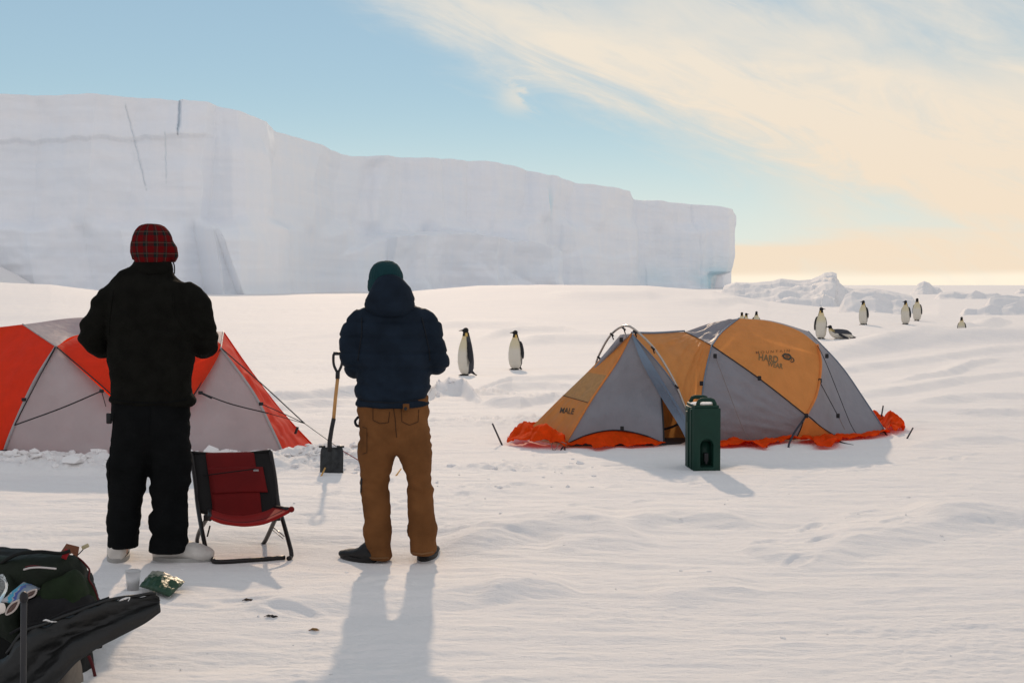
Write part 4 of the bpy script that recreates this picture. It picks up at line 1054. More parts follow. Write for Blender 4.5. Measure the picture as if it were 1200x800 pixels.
def face(mb, c, s=1.0):
    """head that looks towards +y: skull, jaw, nose, brows, ears"""
    c = Vector(c)
    mb.ball(c+Vector((0,.0,.02*s)), (.077*s,.095*s,.105*s), 20); mb.ball(c+Vector((0,.022*s,-.05*s)), (.058*s,.072*s,.066*s), 16)
    mb.loft([(c+Vector((0,.085*s,.022*s)),.009*s,.008*s),(c+Vector((0,.102*s,-.004*s)),.013*s,.012*s),(c+Vector((0,.108*s,-.022*s)),.017*s,.012*s),(c+Vector((0,.092*s,-.030*s)),.014*s,.008*s)], 10)
    mb.ball(c+Vector((0,.088*s,-.053*s)), (.024*s,.010*s,.006*s), 10); mb.ball(c+Vector((0,.086*s,-.064*s)), (.020*s,.010*s,.006*s), 10)
    for sg in (-1,1):
        mb.ball(c+Vector((sg*.03*s,.083*s,.034*s)), (.022*s,.010*s,.007*s), 10); mb.ball(c+Vector((sg*.078*s,-.004*s,0)), (.010*s,.020*s,.031*s), 12)

PY0 = 660.0; PD = 7.44; SC = F/PD           # px per metre where the two men stand
def make_person(name, pxc, label, jr, arms, legs, feet, headc, jmod, pmod, mats, hands):
    ox = (pxc-600)/F*PD
    root = empty(name, (ox, PD, 0)); tag(root, label, 'person')
    q = lambda px, py, dy=0.0: Vector(((px-pxc)/SC, dy, CAM-(py-333)/SC))
    # the body: one continuous figure under the clothes
    bd = MB()
    bd.loft([(q(c, y, dc), hw/SC*.80, hd*.82) for (y, c, hw, hd, dc) in jr], 20)
    for P in arms: bd.tube([q(*p[:3]) for p in P], [p[3]*.66 for p in P], 12)
    for P in legs: bd.loft([(q(c, y, dc), hw/SC*.62, hd*.66) for (y, c, hw, hd, dc) in P], 14)
    hp, hy, hdy, hs = headc
    bd.loft([(q(hp, hy+36, -.01), .062, .062), (q(hp, hy+12, 0), .056, .06)], 14)
    face(bd, q(hp, hy, hdy), hs)
    for wr, dv, pn_, mir in hands: hand(bd, q(*wr), dv, pn_, 1.0, .75, mir)
    for fx, fy, fd, dx, dy, ln, ax in feet:
        a = q(fx, fy, fd); v = Vector((dx, dy, 0)).normalized(); a.z = q(fx, 660).z
        bd.tube([q(ax, 640, .02), q(ax, 648, .02), a+v*.06+Vector((0,0,.05)), a+v*ln*.45+Vector((0,0,.036)), a+v*ln*.8+Vector((0,0,.03))], [.035,.03,.03,.024,.016], 12)
    me = fuse(bd, .008, 4)
    o = link('body', me, mats['skin']); o.parent = root
    # jacket
    jk = MB(); jk.loft([(q(c, y, dc), hw/SC, hd, 2.3) for (y, c, hw, hd, dc) in jr], 32)
    for P in arms: jk.tube(catmull([q(*p[:3]) for p in P], 24), list(np.interp(np.linspace(0,1,24), np.linspace(0,1,len(P)), [p[3] for p in P])), 20)
    me = fuse(jk, .011, 7); push(me, jmod); jo = link('jacket', me, mats['jacket']); jo.parent = root
    # trousers
    pk = MB()
    for P in legs: pk.loft([(q(c, y, dc), hw/SC, hd, 2.2) for (y, c, hw, hd, dc) in P], 26)
    me = fuse(pk, .010, 6); push(me, pmod); po = link('trousers', me, mats['trousers']); po.parent = root
    return root, q, jo, po

# ---- the man in black
def jm1(p, n):
    z = p[:,2]
    d = .014*pn3(p*np.array([5,5,8.]),3)+.0065*pn3(p*np.array([9,9,22.]),4)+.003*pn3(p*np.array([30,30,40.]),6)
    arm = sst(.22,.30,np.abs(p[:,0]))
    d += arm*.010*np.sin(p[:,2]*75+6*pn3(p*6,8))*(.5+.5*pn3(p*5,9))
    d += .010*np.exp(-((z-.905)/.018)**2)-.006*np.exp(-((z-.945)/.012)**2)      # elasticated hem
    return d
def pm1(p, n):
    low = 1-sst(.15,.75,p[:,2])
    return .012*pn3(p*np.array([5,5,9.]),13)+(.006+.010*low)*pn3(p*np.array([7,7,20.]),14)+.004*pn3(p*np.array([18,18,45.]),15)
jr1 = [(474,176,47,.145,0),(468,176,50,.155,0),(452,176,49,.155,0),(430,176.5,48,.15,0),(405,177,50,.15,.0),(380,178,52,.15,.0),(358,178,52,.14,0),(342,177,51,.13,0),(332,176,46,.12,0),(325,177,37,.105,0),(319,178,26,.085,0),(313,179,22,.078,0),(307,179,21.5,.075,0),(303,179,18,.06,0)]
la = [(141,340,0,.070),(128,352,0,.078),(117,372,.0,.076),(108,392,.01,.074),(112,404,.10,.068),(124,408,.22,.058),(140,404,.33,.050)]
ra = [(213,340,0,.070),(226,352,0,.076),(235,372,.0,.075),(238,390,.01,.080),(236,404,.10,.070),(224,408,.22,.058),(208,404,.33,.050)]
hip = [(466,175,45,.14,0),(480,175,47,.145,0)]
ll = hip+[(497,170,42,.145,0),(512,158,31,.13,0),(530,151,25,.115,0),(555,148,22.5,.105,.01),(580,144,20.5,.10,.02),(605,142,19.5,.098,.02),(630,140,18.5,.10,.02),(644,139.5,17.5,.10,.02)]
rl = hip+[(497,180,42,.145,0),(512,192,31,.13,0),(530,199,24,.115,0),(555,197,23.5,.105,.01),(580,194.5,22.5,.10,.02),(605,193,21.5,.098,.02),(630,193,22,.105,.02),(648,193,23,.11,.02)]
p1, q1, j1, t1 = make_person('person', 173, 'man in black jacket and trousers with a red tartan earflap hat and white boots',
    jr1, [la, ra], [ll, rl], [(136,655,-.05,-.22,1,.33,139.5),(174,656,.05,1,-.10,.345,192)], (179,294,.005,.88), jm1, pm1,
    dict(skin=M_skin, jacket=M_fleece, trousers=M_blkpant), [((143,403,.35),(.9,.35,.1),(0,.3,-1),1),((205,403,.35),(-.9,.35,.1),(0,.3,-1),-1)])
def kid(name, me, m, par, smooth=True, origin=None):
    if isinstance(me, MB): me = me.mesh()
    if origin is not None: me.transform(Matrix.Translation(-origin))
    o = link(name, me, m, None, smooth); o.parent = par
    if origin is not None: o.location = origin
    return o
# collar roll
kid('collar', push(fuse(MB().loft([(q1(180,322,-.005),.105,.085),(q1(180,316,-.005),.113,.095),(q1(180,309,-.005),.108,.092),(q1(180,304,-.005),.095,.08)],28),.008,5), lambda p,n:.004*pn3(p*20,2)), M_fleece, p1)
# tartan hat with earflaps
hb = MB()
hb.loft([(q1(180,308,0),.096,.100),(q1(180,300,0),.107,.112),(q1(179.5,290,0),.113,.122),(q1(179,281,0),.111,.122),(q1(178,274,0),.100,.108),(q1(177,268,0),.082,.092),(q1(176.5,264,0),.058,.062),(q1(176.5,262.2,0),.02,.02)], 30)
hb.loft([(q1(196,283,0),.03,.07),(q1(202,293,.0),.034,.055),(q1(205,301,0),.024,.045),(q1(204,307,0),.010,.02)], 14); hb.loft([(q1(160,285,.02),.03,.07),(q1(157,296,.02),.022,.055),(q1(157,305,.02),.010,.03)], 14)
hm = fuse(hb, .007, 4); push(hm, lambda p,n:.003*pn3(p*22,5))
ho = kid('hat', hm, M_tartan, p1, origin=q1(179,288,0))
kid('hat_cord', MB().tube(catmull([q1(203,306,0), q1(206,312,-.02), q1(206.5,321,-.03)],10), .004, 6), M_black, p1)
kid('hair', MB().ball(q1(176,305,-.055), (.06,.03,.035), 12), M_hair, p1)
bv1 = bvh_of([j1]); 
def jr_seam(bv, root, pts, m, r_=.003, off=.0015, nm='seam'):
    P_ = [Vector((0,0,CAM))-root.location]
    Q = []
    for a, b_ in zip(pts, pts[1:]):
        for k in range(6):
            x = a[0]+(b_[0]-a[0])*k/6; y = a[1]+(b_[1]-a[1])*k/6
            h = bv.ray_cast(P_[0], ray(x, y))
            if h[0] is not None: Q.append(h[0]-ray(x,y)*off)
    if len(Q) > 2:
        o = link(nm, MB().tube(Q, r_, 6), m); o.parent = root
jr_seam(bv1, p1, [(203,345),(204,365),(212,380),(219,388)], M_fleece, .004)
jr_seam(bv1, p1, [(133,340),(130,360),(128,380),(128,395)], M_fleece, .004)
jr_seam(bv1, p1, [(129,467),(150,471),(176,472),(200,471),(223,467)], M_blkpant, .004)
bt1 = bvh_of([t1])
jr_seam(bt1, p1, [(176,478),(175,495),(174,512)], M_blkpant, .003); jr_seam(bt1, p1, [(134,484),(131,510),(128,545),(127,580)], M_blkpant, .003)
kid('hip_clip', bevel(MB().box(q1(127.5,490,-.02), (.03,.02,.06)).mesh(), .006), M_black, p1)
# white boots: the right foot turned out
def boot(q, heel, v, ln, wd, ht, mt, root, ank, nm='boot', top_r=.062, solecol=None):
    v = Vector(v).normalized(); sd = Vector((-v.y, v.x, 0)); a = q(*heel); gz = H(a.x+root.location.x, a.y+root.location.y); a.z = gz-.004
    z = lambda h: Vector((0,0,h))
    mb = MB()
    mb.loft([(a-v*.005+z(ht*.42), wd*.28, ht*.30),(a+v*.03+z(ht*.46), wd*.42, ht*.44),(a+v*ln*.3+z(ht*.47), wd*.46, ht*.46),(a+v*ln*.5+z(ht*.40), wd*.46, ht*.39),(a+v*ln*.72+z(ht*.34), wd*.52, ht*.33),(a+v*ln*.9+z(ht*.29), wd*.47, ht*.27),(a+v*ln+z(ht*.25), wd*.25, ht*.17)], 20, side=sd)
    k0 = a+v*.075; k1 = Vector((ank[0], ank[1], a.z)); mb.loft([(k0+z(ht*.5), wd*.42, wd*.46),(k0.lerp(k1,.6)+z(ht*1.0), top_r, top_r),(k1+z(ht*1.5), top_r*.9, top_r*.9)], 18, side=sd)
    me = fuse(mb, .008, 4); push(me, lambda p,n: .003*pn3(p*25, 4)+.002*pn3(p*60, 5))
    pc = getco(me); pc[:,2] = np.maximum(pc[:,2], gz-.004); setco(me, pc)
    b_ = kid(nm, me, mt, root)
    so_ = MB()
    so_.grid([[a+v*(ln*(.5+.515*math.cos(t)))+sd*(wd*(.50+.04*math.cos(t)*-1)*math.sin(t))+z(h)+v*0 for t in np.linspace(0,2*math.pi,29)[:-1]] for h in (-.003,.004,.024,.028)], True)
    s2 = link('sole', evalmesh(so_.mesh(), [('SOLIDIFY', dict(thickness=.008))]), solecol or mt); s2.parent = b_
    return b_
M_sole = mat('grey_white_sole', (.34,.33,.31), .7, var=.2)
boot(q1, (136,655,-.05), (-.22,1,0), .33, .125, .14, M_boot, p1, tuple(q1(139.5,644,.02))[:2], top_r=.060, solecol=M_sole); boot(q1, (174,656,.05), (1,-.10,0), .345, .13, .15, M_boot, p1, tuple(q1(192,646,.02))[:2], top_r=.070, solecol=M_sole)

# ---- the man in the navy jacket
def jm2(p, n):
    z = p[:,2]; ax = np.abs(p[:,0])
    zz = z+.012*pn3(p*np.array([4,4,3.]),33)+.02*np.abs(p[:,0])
    d = -.009*np.exp(-((((zz*11.5) % 1)-.5)/.10)**2)                 # quilting channels
    d += .012*pn3(p*np.array([6,6,12.]),34)+.004*pn3(p*np.array([16,16,30.]),35)
    d += .010*np.sin((z+p[:,0]*.55)*62+5*pn3(p*5,37))*np.exp(-((z-.97)/.07)**2)*.7
    d += .014*np.exp(-((z-.885)/.014)**2)
    return d
def pm2(p, n):
    x, z = p[:,0], p[:,2]
    low = 1-sst(.1,.75,z)
    d = .007*pn3(p*np.array([4,4,7.]),43)+.0035*np.abs(pn3(p*np.array([9,9,26.]),48))+(.005+.009*low)*pn3(p*np.array([6,6,17.]),44)+.003*pn3(p*np.array([20,20,40.]),45)
    d += .004*np.sin((z-np.abs(x)*.9)*90+4*pn3(p*5,46))*np.exp(-((z-.70)/.07)**2)
    d += .0035*np.sin((z+x*.5)*120+5*pn3(p*4,47))*np.exp(-((z-.42)/.08)**2)
    return d
jr2 = [(474,459,42,.135,0),(468,459,44,.145,0),(452,460,43,.14,0),(430,461,42.5,.14,0),(408,461,44,.14,.0),(390,459.5,45.5,.135,0),(376,458.5,46,.125,0),(367,458,42,.115,0),(361,458,33,.10,0),(355,458,26,.085,0),(349,458,22,.07,0)]
la2 = [(426,372,0,.060),(416,382,0,.069),(412.5,400,.0,.063),(411.5,418,.0,.066),(413,430,.06,.064),(420,433,.16,.055),(432,432,.27,.048)]
ra2 = [(490,372,0,.060),(500,380,0,.067),(507,396,.0,.067),(512.5,414,.0,.070),(510,425,.06,.066),(502,429,.16,.056),(489,430,.27,.048)]
hip2 = [(466,460,41,.125,0),(480,461,42.5,.135,0)]
ll2 = hip2+[(497,457,38.5,.14,0),(514,446.5,28,.13,0),(530,441,21.5,.115,0),(555,438.5,18,.100,.01),(575,437.5,16.5,.095,.02),(600,438.5,16.5,.092,.02),(630,441,15.8,.092,.02),(650,442.5,15.2,.098,.02),(656,442.5,15,.095,.02)]
rl2 = hip2+[(497,464.5,38.5,.14,0),(514,479.5,27,.13,0),(530,486,19.5,.115,0),(555,490,15,.100,.01),(575,491.5,14.5,.095,.02),(600,493,15,.092,.02),(630,494.5,15.5,.092,.02),(645,495.5,15.8,.098,.02),(651,495.5,15,.095,.02)]
p2, q2, j2, t2 = make_person('person', 460, 'man in navy padded jacket, dark teal beanie and brown canvas trousers',
    jr2, [la2, ra2], [ll2, rl2], [(438,654,-.04,-.62,.55,.30,443),(495,649,.0,.12,1,.30,494.5)], (452,334,.005,.80), jm2, pm2,
    dict(skin=M_skin, jacket=M_navyj, trousers=M_brown), [((434,431,.29),(.9,.3,.15),(0,.3,-1),1),((486,429,.29),(-.9,.3,.15),(0,.3,-1),-1)])
hd = MB(); hd.loft([(q2(458,366,-.05),.120,.085),(q2(458,359,-.06),.141,.112),(q2(458,351,-.065),.144,.125),(q2(457,344,-.06),.130,.122),(q2(455,339,-.05),.106,.108),(q2(453,336,-.03),.082,.090)], 28)
kid('hood', push(fuse(hd, .009, 5), lambda p,n: .006*pn3(p*np.array([8,8,16.]),52)-.004*np.exp(-(((p[:,2]-1.455)/.010)**2))), M_navyj, p2)
bn = MB(); bn.loft([(q2(452,341,0),.088,.098),(q2(452.5,332,0),.096,.108),(q2(452.5,322,0),.094,.108),(q2(452,315,0),.083,.097),(q2(452,310,0),.066,.078),(q2(452,306.8,0),.040,.045),(q2(452,305.6,0),.012,.014)], 30)
kid('beanie', push(fuse(bn, .007, 4), lambda p,n: .003*pn3(p*np.array([18,18,10.]),55)+.0012*np.sin(np.arctan2(p[:,0],p[:,1])*40)), M_beanie, p2)
kid('beanie_fold', push(fuse(MB().loft([(q2(451,342,0),.090,.105),(q2(451,337,0),.095,.110),(q2(451.3,330,0),.095,.110),(q2(451.5,327,0),.089,.104)],28),.007,3), lambda p,n:.002*pn3(p*25,56)), M_beanie, p2)
bv2 = bvh_of([j2]); bt2 = bvh_of([t2]); M_stitch = mat('dark_brown_stitching', (.045,.018,.006), .9); M_nseam = mat('navy_seam', (.004,.007,.012), .8)
for pts in ([(424,372),(424,392),(421,410),(419,425)],[(494,372),(499,392),(503,410),(504,425)],):
    jr_seam(bv2, p2, pts, M_nseam, .004)
jr_seam(bv2, p2, [(417,466),(430,470),(459,472),(485,469),(501,465)], M_nseam, .004)
jr_seam(bt2, p2, [(461,478),(463,490),(464,505),(465,514)], M_stitch, .0022, nm='seam')
for pts in ([(437,476),(437,492),(445,496),(455,495),(457,480)],[(470,478),(471,494),(480,498),(490,494),(491,477)]):
    jr_seam(bt2, p2, pts, M_stitch, .0018, nm='pocket_stitching')
jr_seam(bt2, p2, [(425,500),(430,502),(430,530),(424,532)], M_stitch, .0018, nm='pocket_stitching')
jr_seam(bt2, p2, [(424,560),(423,580),(421.5,600),(423.5,625),(427,650)], M_black, .007, nm='leg_zip'); jr_seam(bt2, p2, [(475,570),(475,590),(478,615),(479,640)], M_stitch, .004, nm='leg_zip')
jr_seam(bt2, p2, [(428,652),(440,654),(458,653)], M_brown2, .005, nm='hem'); jr_seam(bt2, p2, [(480,647),(494,649),(510,646)], M_brown2, .005, nm='hem')
kid('hammer_loop', MB().tube(catmull([q2(420,488,-.03), q2(416.5,493,-.04), q2(418,498,-.03), q2(421,499,-.02)],10), .008, 6), M_nseam, p2)
kid('button', MB().ball(q2(477.5,476,-.155), (.010,.006,.010), 10), M_black, p2); kid('belt_loop', bevel(MB().box(q2(478,474,-.150), (.035,.012,.035)).mesh(), .004), M_brown, p2)
boot(q2, (438,654,-.04), (-.62,.55,0), .27, .11, .09, M_bboot, p2, tuple(q2(443,650,.02))[:2], top_r=.050); boot(q2, (495,649,.0), (.12,1,0), .30, .11, .09, M_bboot, p2, tuple(q2(494.5,648,.02))[:2], top_r=.050)

# ============================================================ penguins
m, nt, b = newmat('penguin_feathers'); at = N(nt,'ShaderNodeAttribute',attribute_name='feather'); nt.links.new(at.outputs['Color'], b.inputs['Base Color']); b.inputs['Roughness'].default_value = .7; b.inputs['Specular IOR Level'].default_value = .2
M_feather = m; M_foot = mat('penguin_foot', (.012,.011,.012), .7)
BLK = (.010,.010,.012); GRY = (.045,.048,.058); WHT = (.62,.58,.50); YEL = (.62,.46,.16); PAL = (.62,.55,.36)
def mixc(a, b_, t): return a*(1-t[:,None])+b_*t[:,None]
def penguin(name, loc, head_turn, rz, label, prone=False, sc=.95, lean=0.0, neck=0.0):
    root = empty(name, loc, rz); tag(root, label, 'penguin', 'penguins around the camp')
    hv = Vector((math.sin(head_turn), -math.cos(head_turn), 0)); hs = Vector((hv.y*-1, hv.x, 0))
    mb = MB()
    if not prone:
        mb.loft([((0,.02,.035),.07,.06),((0,.015,.07),.125,.115),((0,.01,.15),.158,.150),((0,0,.28),.170,.165),((0,-.005,.42),.168,.158),((0,-.005,.55),.152,.140),((0,.0,.66),.122,.115),((0,.005,.74+neck*.5),.088,.088),((0,.004,.80+neck),.064,.070),((0,0,.85+neck),.055,.062)], 26)
        hc = Vector((0,0,.895+neck))
        mb.ball(hc, (.058,.058,.058), 16); mb.ball(hc+hv*.022+Vector((0,0,-.004)), (.048,.048,.046), 16)
        mb.tube([hc+hv*.045, hc+hv*.085+Vector((0,0,.000)), hc+hv*.125+Vector((0,0,-.006)), hc+hv*.150+Vector((0,0,-.016))], [.024,.015,.0095,.005], 10)
        mb.loft([((0,.10,.10),.05,.04),((0,.17,.045),.045,.018),((0,.225,.012),.035,.008)], 12)
        for s in (-1,1):
            mb.loft([((s*.120,.035,.69),.030,.014),((s*.158,.035,.62),.048,.014),((s*.182,.04,.50),.058,.013),((s*.190,.05,.40),.052,.012),((s*.188,.06,.31),.034,.010),((s*.183,.065,.26),.012,.006)], 12, side=(0,1,0))
    else:
        mb.loft([((0,.40,.09),.05,.03),((0,.33,.12),.11,.085),((0,.20,.145),.16,.135),((0,.05,.155),.172,.148),((0,-.12,.165),.162,.148),((0,-.25,.19),.125,.125),((0,-.32,.235),.088,.095),((0,-.36,.29),.064,.070),((0,-.37,.335),.055,.060)], 26)
        hc = Vector((0,-.38,.375)); mb.ball(hc, (.058,.058,.055), 16); mb.ball(hc+hv*.022, (.048,.048,.044), 16)
        mb.tube([hc+hv*.045, hc+hv*.085, hc+hv*.125+Vector((0,0,-.006)), hc+hv*.150+Vector((0,0,-.014))], [.024,.015,.0095,.005], 10)
        mb.loft([((0,.36,.11),.06,.03),((0,.46,.07),.05,.016),((0,.56,.045),.035,.008)], 12)
        for s in (-1,1): mb.loft([((s*.13,-.18,.20),.03,.014),((s*.185,-.15,.15),.05,.013),((s*.235,-.05,.08),.055,.012),((s*.27,.06,.035),.035,.010),((s*.28,.12,.02),.012,.006)], 12, side=(0,1,.3))
    me = fuse(mb, .0095, 3)
    p = getco(me); n = getno(me); x, y, z = p[:,0], p[:,1], p[:,2]
    col = np.tile(np.array(WHT), (len(p),1)); T = lambda c: np.array(c)[None,:]
    if not prone:
        ang = np.abs(np.arctan2(x, -y))                    # 0 = front
        wig = .08*pn3(p*10, 5)
        col = mixc(col, T(YEL), sst(.60,.80,z)*.65); col = mixc(col, T(PAL), sst(.45,.62,z)*(1-sst(.66,.74,z))*.8)
        side_r = np.interp(z, [.07,.15,.28,.42,.55,.66,.74], [.125,.158,.170,.168,.152,.122,.09])
        back = sst(1.55, 1.72, ang+wig+.25*sst(.5,.75,z)-.1)*(1-sst(.80+neck,.82+neck,z))
        flip = ((np.abs(x) > side_r*1.035) & (z > .24) & (z < .70)).astype(float)
        col = mixc(col, T(GRY), back); col = mixc(col, T(GRY)*.55, flip)
        col = mixc(col, T(BLK), np.exp(-((ang-1.6+wig)/.12)**2)*sst(.15,.3,z)*(1-sst(.70,.76,z))*.8)
        hd_ = sst(.775+neck, .79+neck, z+.05*np.cos(np.arctan2(x,-y)-head_turn)*0)
        col = mixc(col, T(BLK), hd_)
        hz_ = np.abs(np.abs(np.arctan2(x*np.cos(head_turn)+y*np.sin(head_turn), -(-x*np.sin(head_turn)+y*np.cos(head_turn))*1.0))-1.75)
        pat = np.exp(-(hz_/.42)**4)*np.exp(-((z-(.812+neck))/.035)**4)
        col = mixc(col, T((.75,.50,.14)), pat*.9)
        col = mixc(col, T(BLK), ((y > .14) & (z < .12)).astype(float))
    else:
        back = sst(-.05,.12,n[:,2]+.03*pn3(p*10,5))*sst(.11,.15,z)
        col = mixc(col, T(GRY), back); col = mixc(col, T(YEL), sst(-.22,-.32,-y)*0+sst(.2,.28,z)*(y < -.28)*(n[:,1] < .1)*.6)
        col = mixc(col, T(GRY)*.55, (np.abs(x) > .182).astype(float)); col = mixc(col, T(BLK), sst(.315,.33,z)); col = mixc(col, T(BLK), (y > .42).astype(float))
    ca = me.color_attributes.new('feather', 'FLOAT_COLOR', 'POINT')
    ca.data.foreach_set('color', np.hstack([col, np.ones((len(p),1))]).ravel())
    o = link('body', me, M_feather); o.parent = root
    if lean: o.rotation_euler.x = lean
    if not prone:
        for s in (-1,1):
            ft = MB(); ft.ball((s*.062,-.035,.022), (.042,.085,.022), 12)
            for k in (-1,0,1): ft.tube([(s*.062+k*.018,-.07,.02),(s*.062+k*.028,-.125,.010),(s*.062+k*.030,-.140,.003)], [.013,.010,.004], 6)
            o = link('foot', ft, M_foot); o.parent = root
    else:
        for s in (-1,1): o = link('foot', MB().ball((s*.06,.44,.03), (.03,.07,.018), 10), M_foot); o.parent = root
    root.scale = (sc,)*3
    return root
def pen_at(px, py, hpx, **kw):
    """feet pixel and height in pixels give the distance of a 0.95 m bird"""
    Y = .95*F/hpx
    for _ in range(3):
        p = W(px, py, Y)
    p = Gp(px, py, Y*.6) if kw.pop('snap', True) else p
    s = hpx/F*p.y/.955
    p.z = H(p.x, p.y)-.01
    return p, s
pens = [
 (546,440,56,dict(head_turn=R(-12), rz=R(-76), label='penguin in profile looking left, left of the pair beyond the navy jacket', neck=.02)),
 (604,433,47,dict(head_turn=R(-45), rz=R(-40), label='penguin with white belly turned to the camp, right of the pair beyond the navy jacket')),
 (962,397,36.5,dict(head_turn=R(50), rz=R(8), label='upright penguin with raised neck standing beside the penguin lying on its belly', neck=.03)),
 (1011.5,380.5,29,dict(head_turn=R(-30), rz=R(-52), label='lone upright penguin between the lying penguin and the pair at right')),
 (1061,380,28.5,dict(head_turn=R(-40), rz=R(-42), label='left penguin of the close pair at far right')),
 (1074.5,376,27,dict(head_turn=R(-10), rz=R(-34), label='right penguin of the close pair at far right')),
]
for px, py, hp, kw in pens:
    p, s = pen_at(px, py, hp)
    penguin('penguin', p, kw['head_turn'], kw['rz'], kw['label'], sc=s, neck=kw.get('neck', 0))
p, s = pen_at(985, 397, 37); penguin('penguin', p, R(-10), R(-68), 'penguin lying on its belly in the snow with its head raised', prone=True, sc=s)
# birds whose feet are hidden by the tent or by a drift
for px, top, Y, ht, rz, lb in ((869.5,365.5,44,R(-30),R(-20),'penguin behind the tent crown, leftmost head of three'),(874.5,366.5,43,R(40),R(30),'penguin behind the tent crown, overlapping the leftmost one'),(886.5,364.5,44,R(-40),R(10),'penguin behind the tent crown, rightmost of three and showing its shoulders'),(1127,371,42,R(-20),R(-30),'penguin half hidden by a snow drift at far right')):
    p = W(px, top, Y); z0 = H(p.x, p.y); s = min(1.1, max(.7, (p.z-z0)/.955))
    p.z = p.z-.955*s; penguin('penguin', Vector((p.x, p.y, p.z)), ht, rz, lb, sc=s)

# ============================================================ bag and litter at lower left
M_pack = mat('dark_olive_nylon', (.006,.011,.005), .75, bump=.003, bscale=50, var=.4, vscale=9)
M_packb = mat('black_pack_cloth', (.006,.007,.006), .8, bump=.003, bscale=40, var=.3)
M_packg = mat('moss_green_cloth', (.008,.018,.005), .85, bump=.003, bscale=50, var=.35, vscale=14)
M_packgr = mat('charcoal_pack_cloth', (.007,.007,.008), .8, bump=.003, bscale=60, var=.25)
M_piping = mat('dark_red_piping', (.09,.008,.010), .7)
M_plast = mat('black_plastic_sheet', (.005,.0053,.005), .5, bump=.004, bscale=34, var=.3, spec=.45)
M_sack = mat('grey_beige_sack', (.20,.17,.14), .8, bump=.004, bscale=20, var=.3)
def blob(rings, nm, m, par, vox=.012, d=.016, sc_=8, seed=0, it=3, side=(1,0,0)):
    me = fuse(MB().loft(rings, 24, side=side, along=((1,0,0) if side == (0,0,1) else None)), vox, it); push(me, lambda p,n: d*pn3(p*sc_, seed)+d*.5*pn3(p*sc_*2.6, seed+1)+d*.2*pn3(p*sc_*7, seed+2))
    o = link(nm, me, m, par); return o
def lw(px, py, Y, dy=0): 
    p = W(px, py, Y); p.y += dy; return p
bp_ = empty('backpack', (-2.0,5.6,0)); tag(bp_, 'dark green and black expedition backpack stuffed with gear at the bottom left corner', 'backpack')
# main bag: lies on its side, long in x
def xring(px, ytop, ybot, Y, depth, pw=2.4):
    a, b_ = W(px, ytop, Y), W(px, ybot, Y); c = (a+b_)/2; return (c, (a.z-b_.z)/2, depth, pw)
blob([xring(-110,700,812,5.7,.10), xring(-90,662,815,5.7,.20), xring(-40,645,822,5.7,.25), xring(10,645,825,5.7,.26), xring(55,647,828,5.7,.26), xring(84,655,830,5.7,.24), xring(101,672,832,5.7,.20), xring(112,700,835,5.7,.14), xring(118,730,840,5.7,.07)], 'main_bag', M_packb, bp_, d=.014, side=(0,0,1))
blob([xring(-60,668,700,5.48,.05), xring(-30,655,705,5.45,.08), xring(10,650,700,5.45,.09), xring(60,648,690,5.45,.09), xring(88,652,690,5.48,.07), xring(103,664,692,5.5,.04)], 'top_flap', M_pack, bp_, d=.012, seed=3, side=(0,0,1))
blob([xring(-20,672,745,5.40,.04), xring(15,668,750,5.38,.07), xring(24,690,752,5.38,.05)], 'side_pocket', M_pack, bp_, seed=4, side=(0,0,1))
blob([xring(46,676,722,5.42,.03), xring(55,672,728,5.40,.07), xring(70,672,730,5.40,.08), xring(90,668,730,5.41,.08), xring(106,682,730,5.45,.06), xring(113,696,728,5.48,.02)], 'front_pocket', M_packg, bp_, seed=6, d=.016, side=(0,0,1))
blob([xring(30,708,748,5.36,.03), xring(45,697,760,5.36,.06), xring(80,692,765,5.37,.08), xring(108,696,760,5.42,.06), xring(119,712,760,5.46,.02)], 'lower_pocket', M_packgr, bp_, seed=7, d=.010, side=(0,0,1))
def edge(pts, m, r_=.005, nm='piping', par=bp_): return link(nm, MB().tube(catmull([W(*p) for p in pts], 30), r_, 6), m, par)
edge([(86,650,5.52),(94,655,5.50),(101,662,5.48),(105,668,5.48),(104,678,5.46),(110,688,5.45),(115,702,5.44),(118,718,5.44)], M_piping, .004)
edge([(-5,664,5.40),(18,650,5.38),(45,646,5.38),(70,648,5.40),(82,645,5.42)], M_packb, .008, 'strap')
edge([(28,667,5.33),(36,665,5.31),(48,664.5,5.31),(66,666,5.32)], mat('white_zip_tape', (.55,.5,.48), .6), .004, 'zip')
edge([(30,664,5.34),(38,662.5,5.33),(48,663.5,5.33)], M_piping, .003, 'zip_edge')
fl = MB().grid([[W(73,646,5.50),W(79,637,5.50),W(93,641,5.48)],[W(76,652,5.48),W(84,648,5.46),W(91,653,5.46)]]); link('brown_corner', evalmesh(fl.mesh(), [('SOLIDIFY', dict(thickness=.006))]), mat('rust_brown_cloth', (.16,.06,.03), .8), bp_, False)
link('red_tag', bevel(MB().box(W(77,649,5.42), (.022,.006,.042), Matrix.Rotation(R(25),3,'Y')).mesh(), .003), mat('red_webbing', (.33,.01,.015), .7), bp_)
zp = edge([(91,650,5.46),(95,646,5.44),(99,641.5,5.44)], M_cord, .0022, 'zip_cord')
link('cord_toggle', bevel(MB().box(W(100,640,5.44), (.030,.014,.016), Matrix.Rotation(R(-25),3,'Y')).mesh(), .004), mat('cream_plastic', (.42,.36,.22), .5), bp_)
edge([(12,742,5.28),(30,733,5.26),(52,728,5.26),(78,716,5.28),(104,708,5.30),(128,700,5.34)], M_packgr, .006, 'strap')
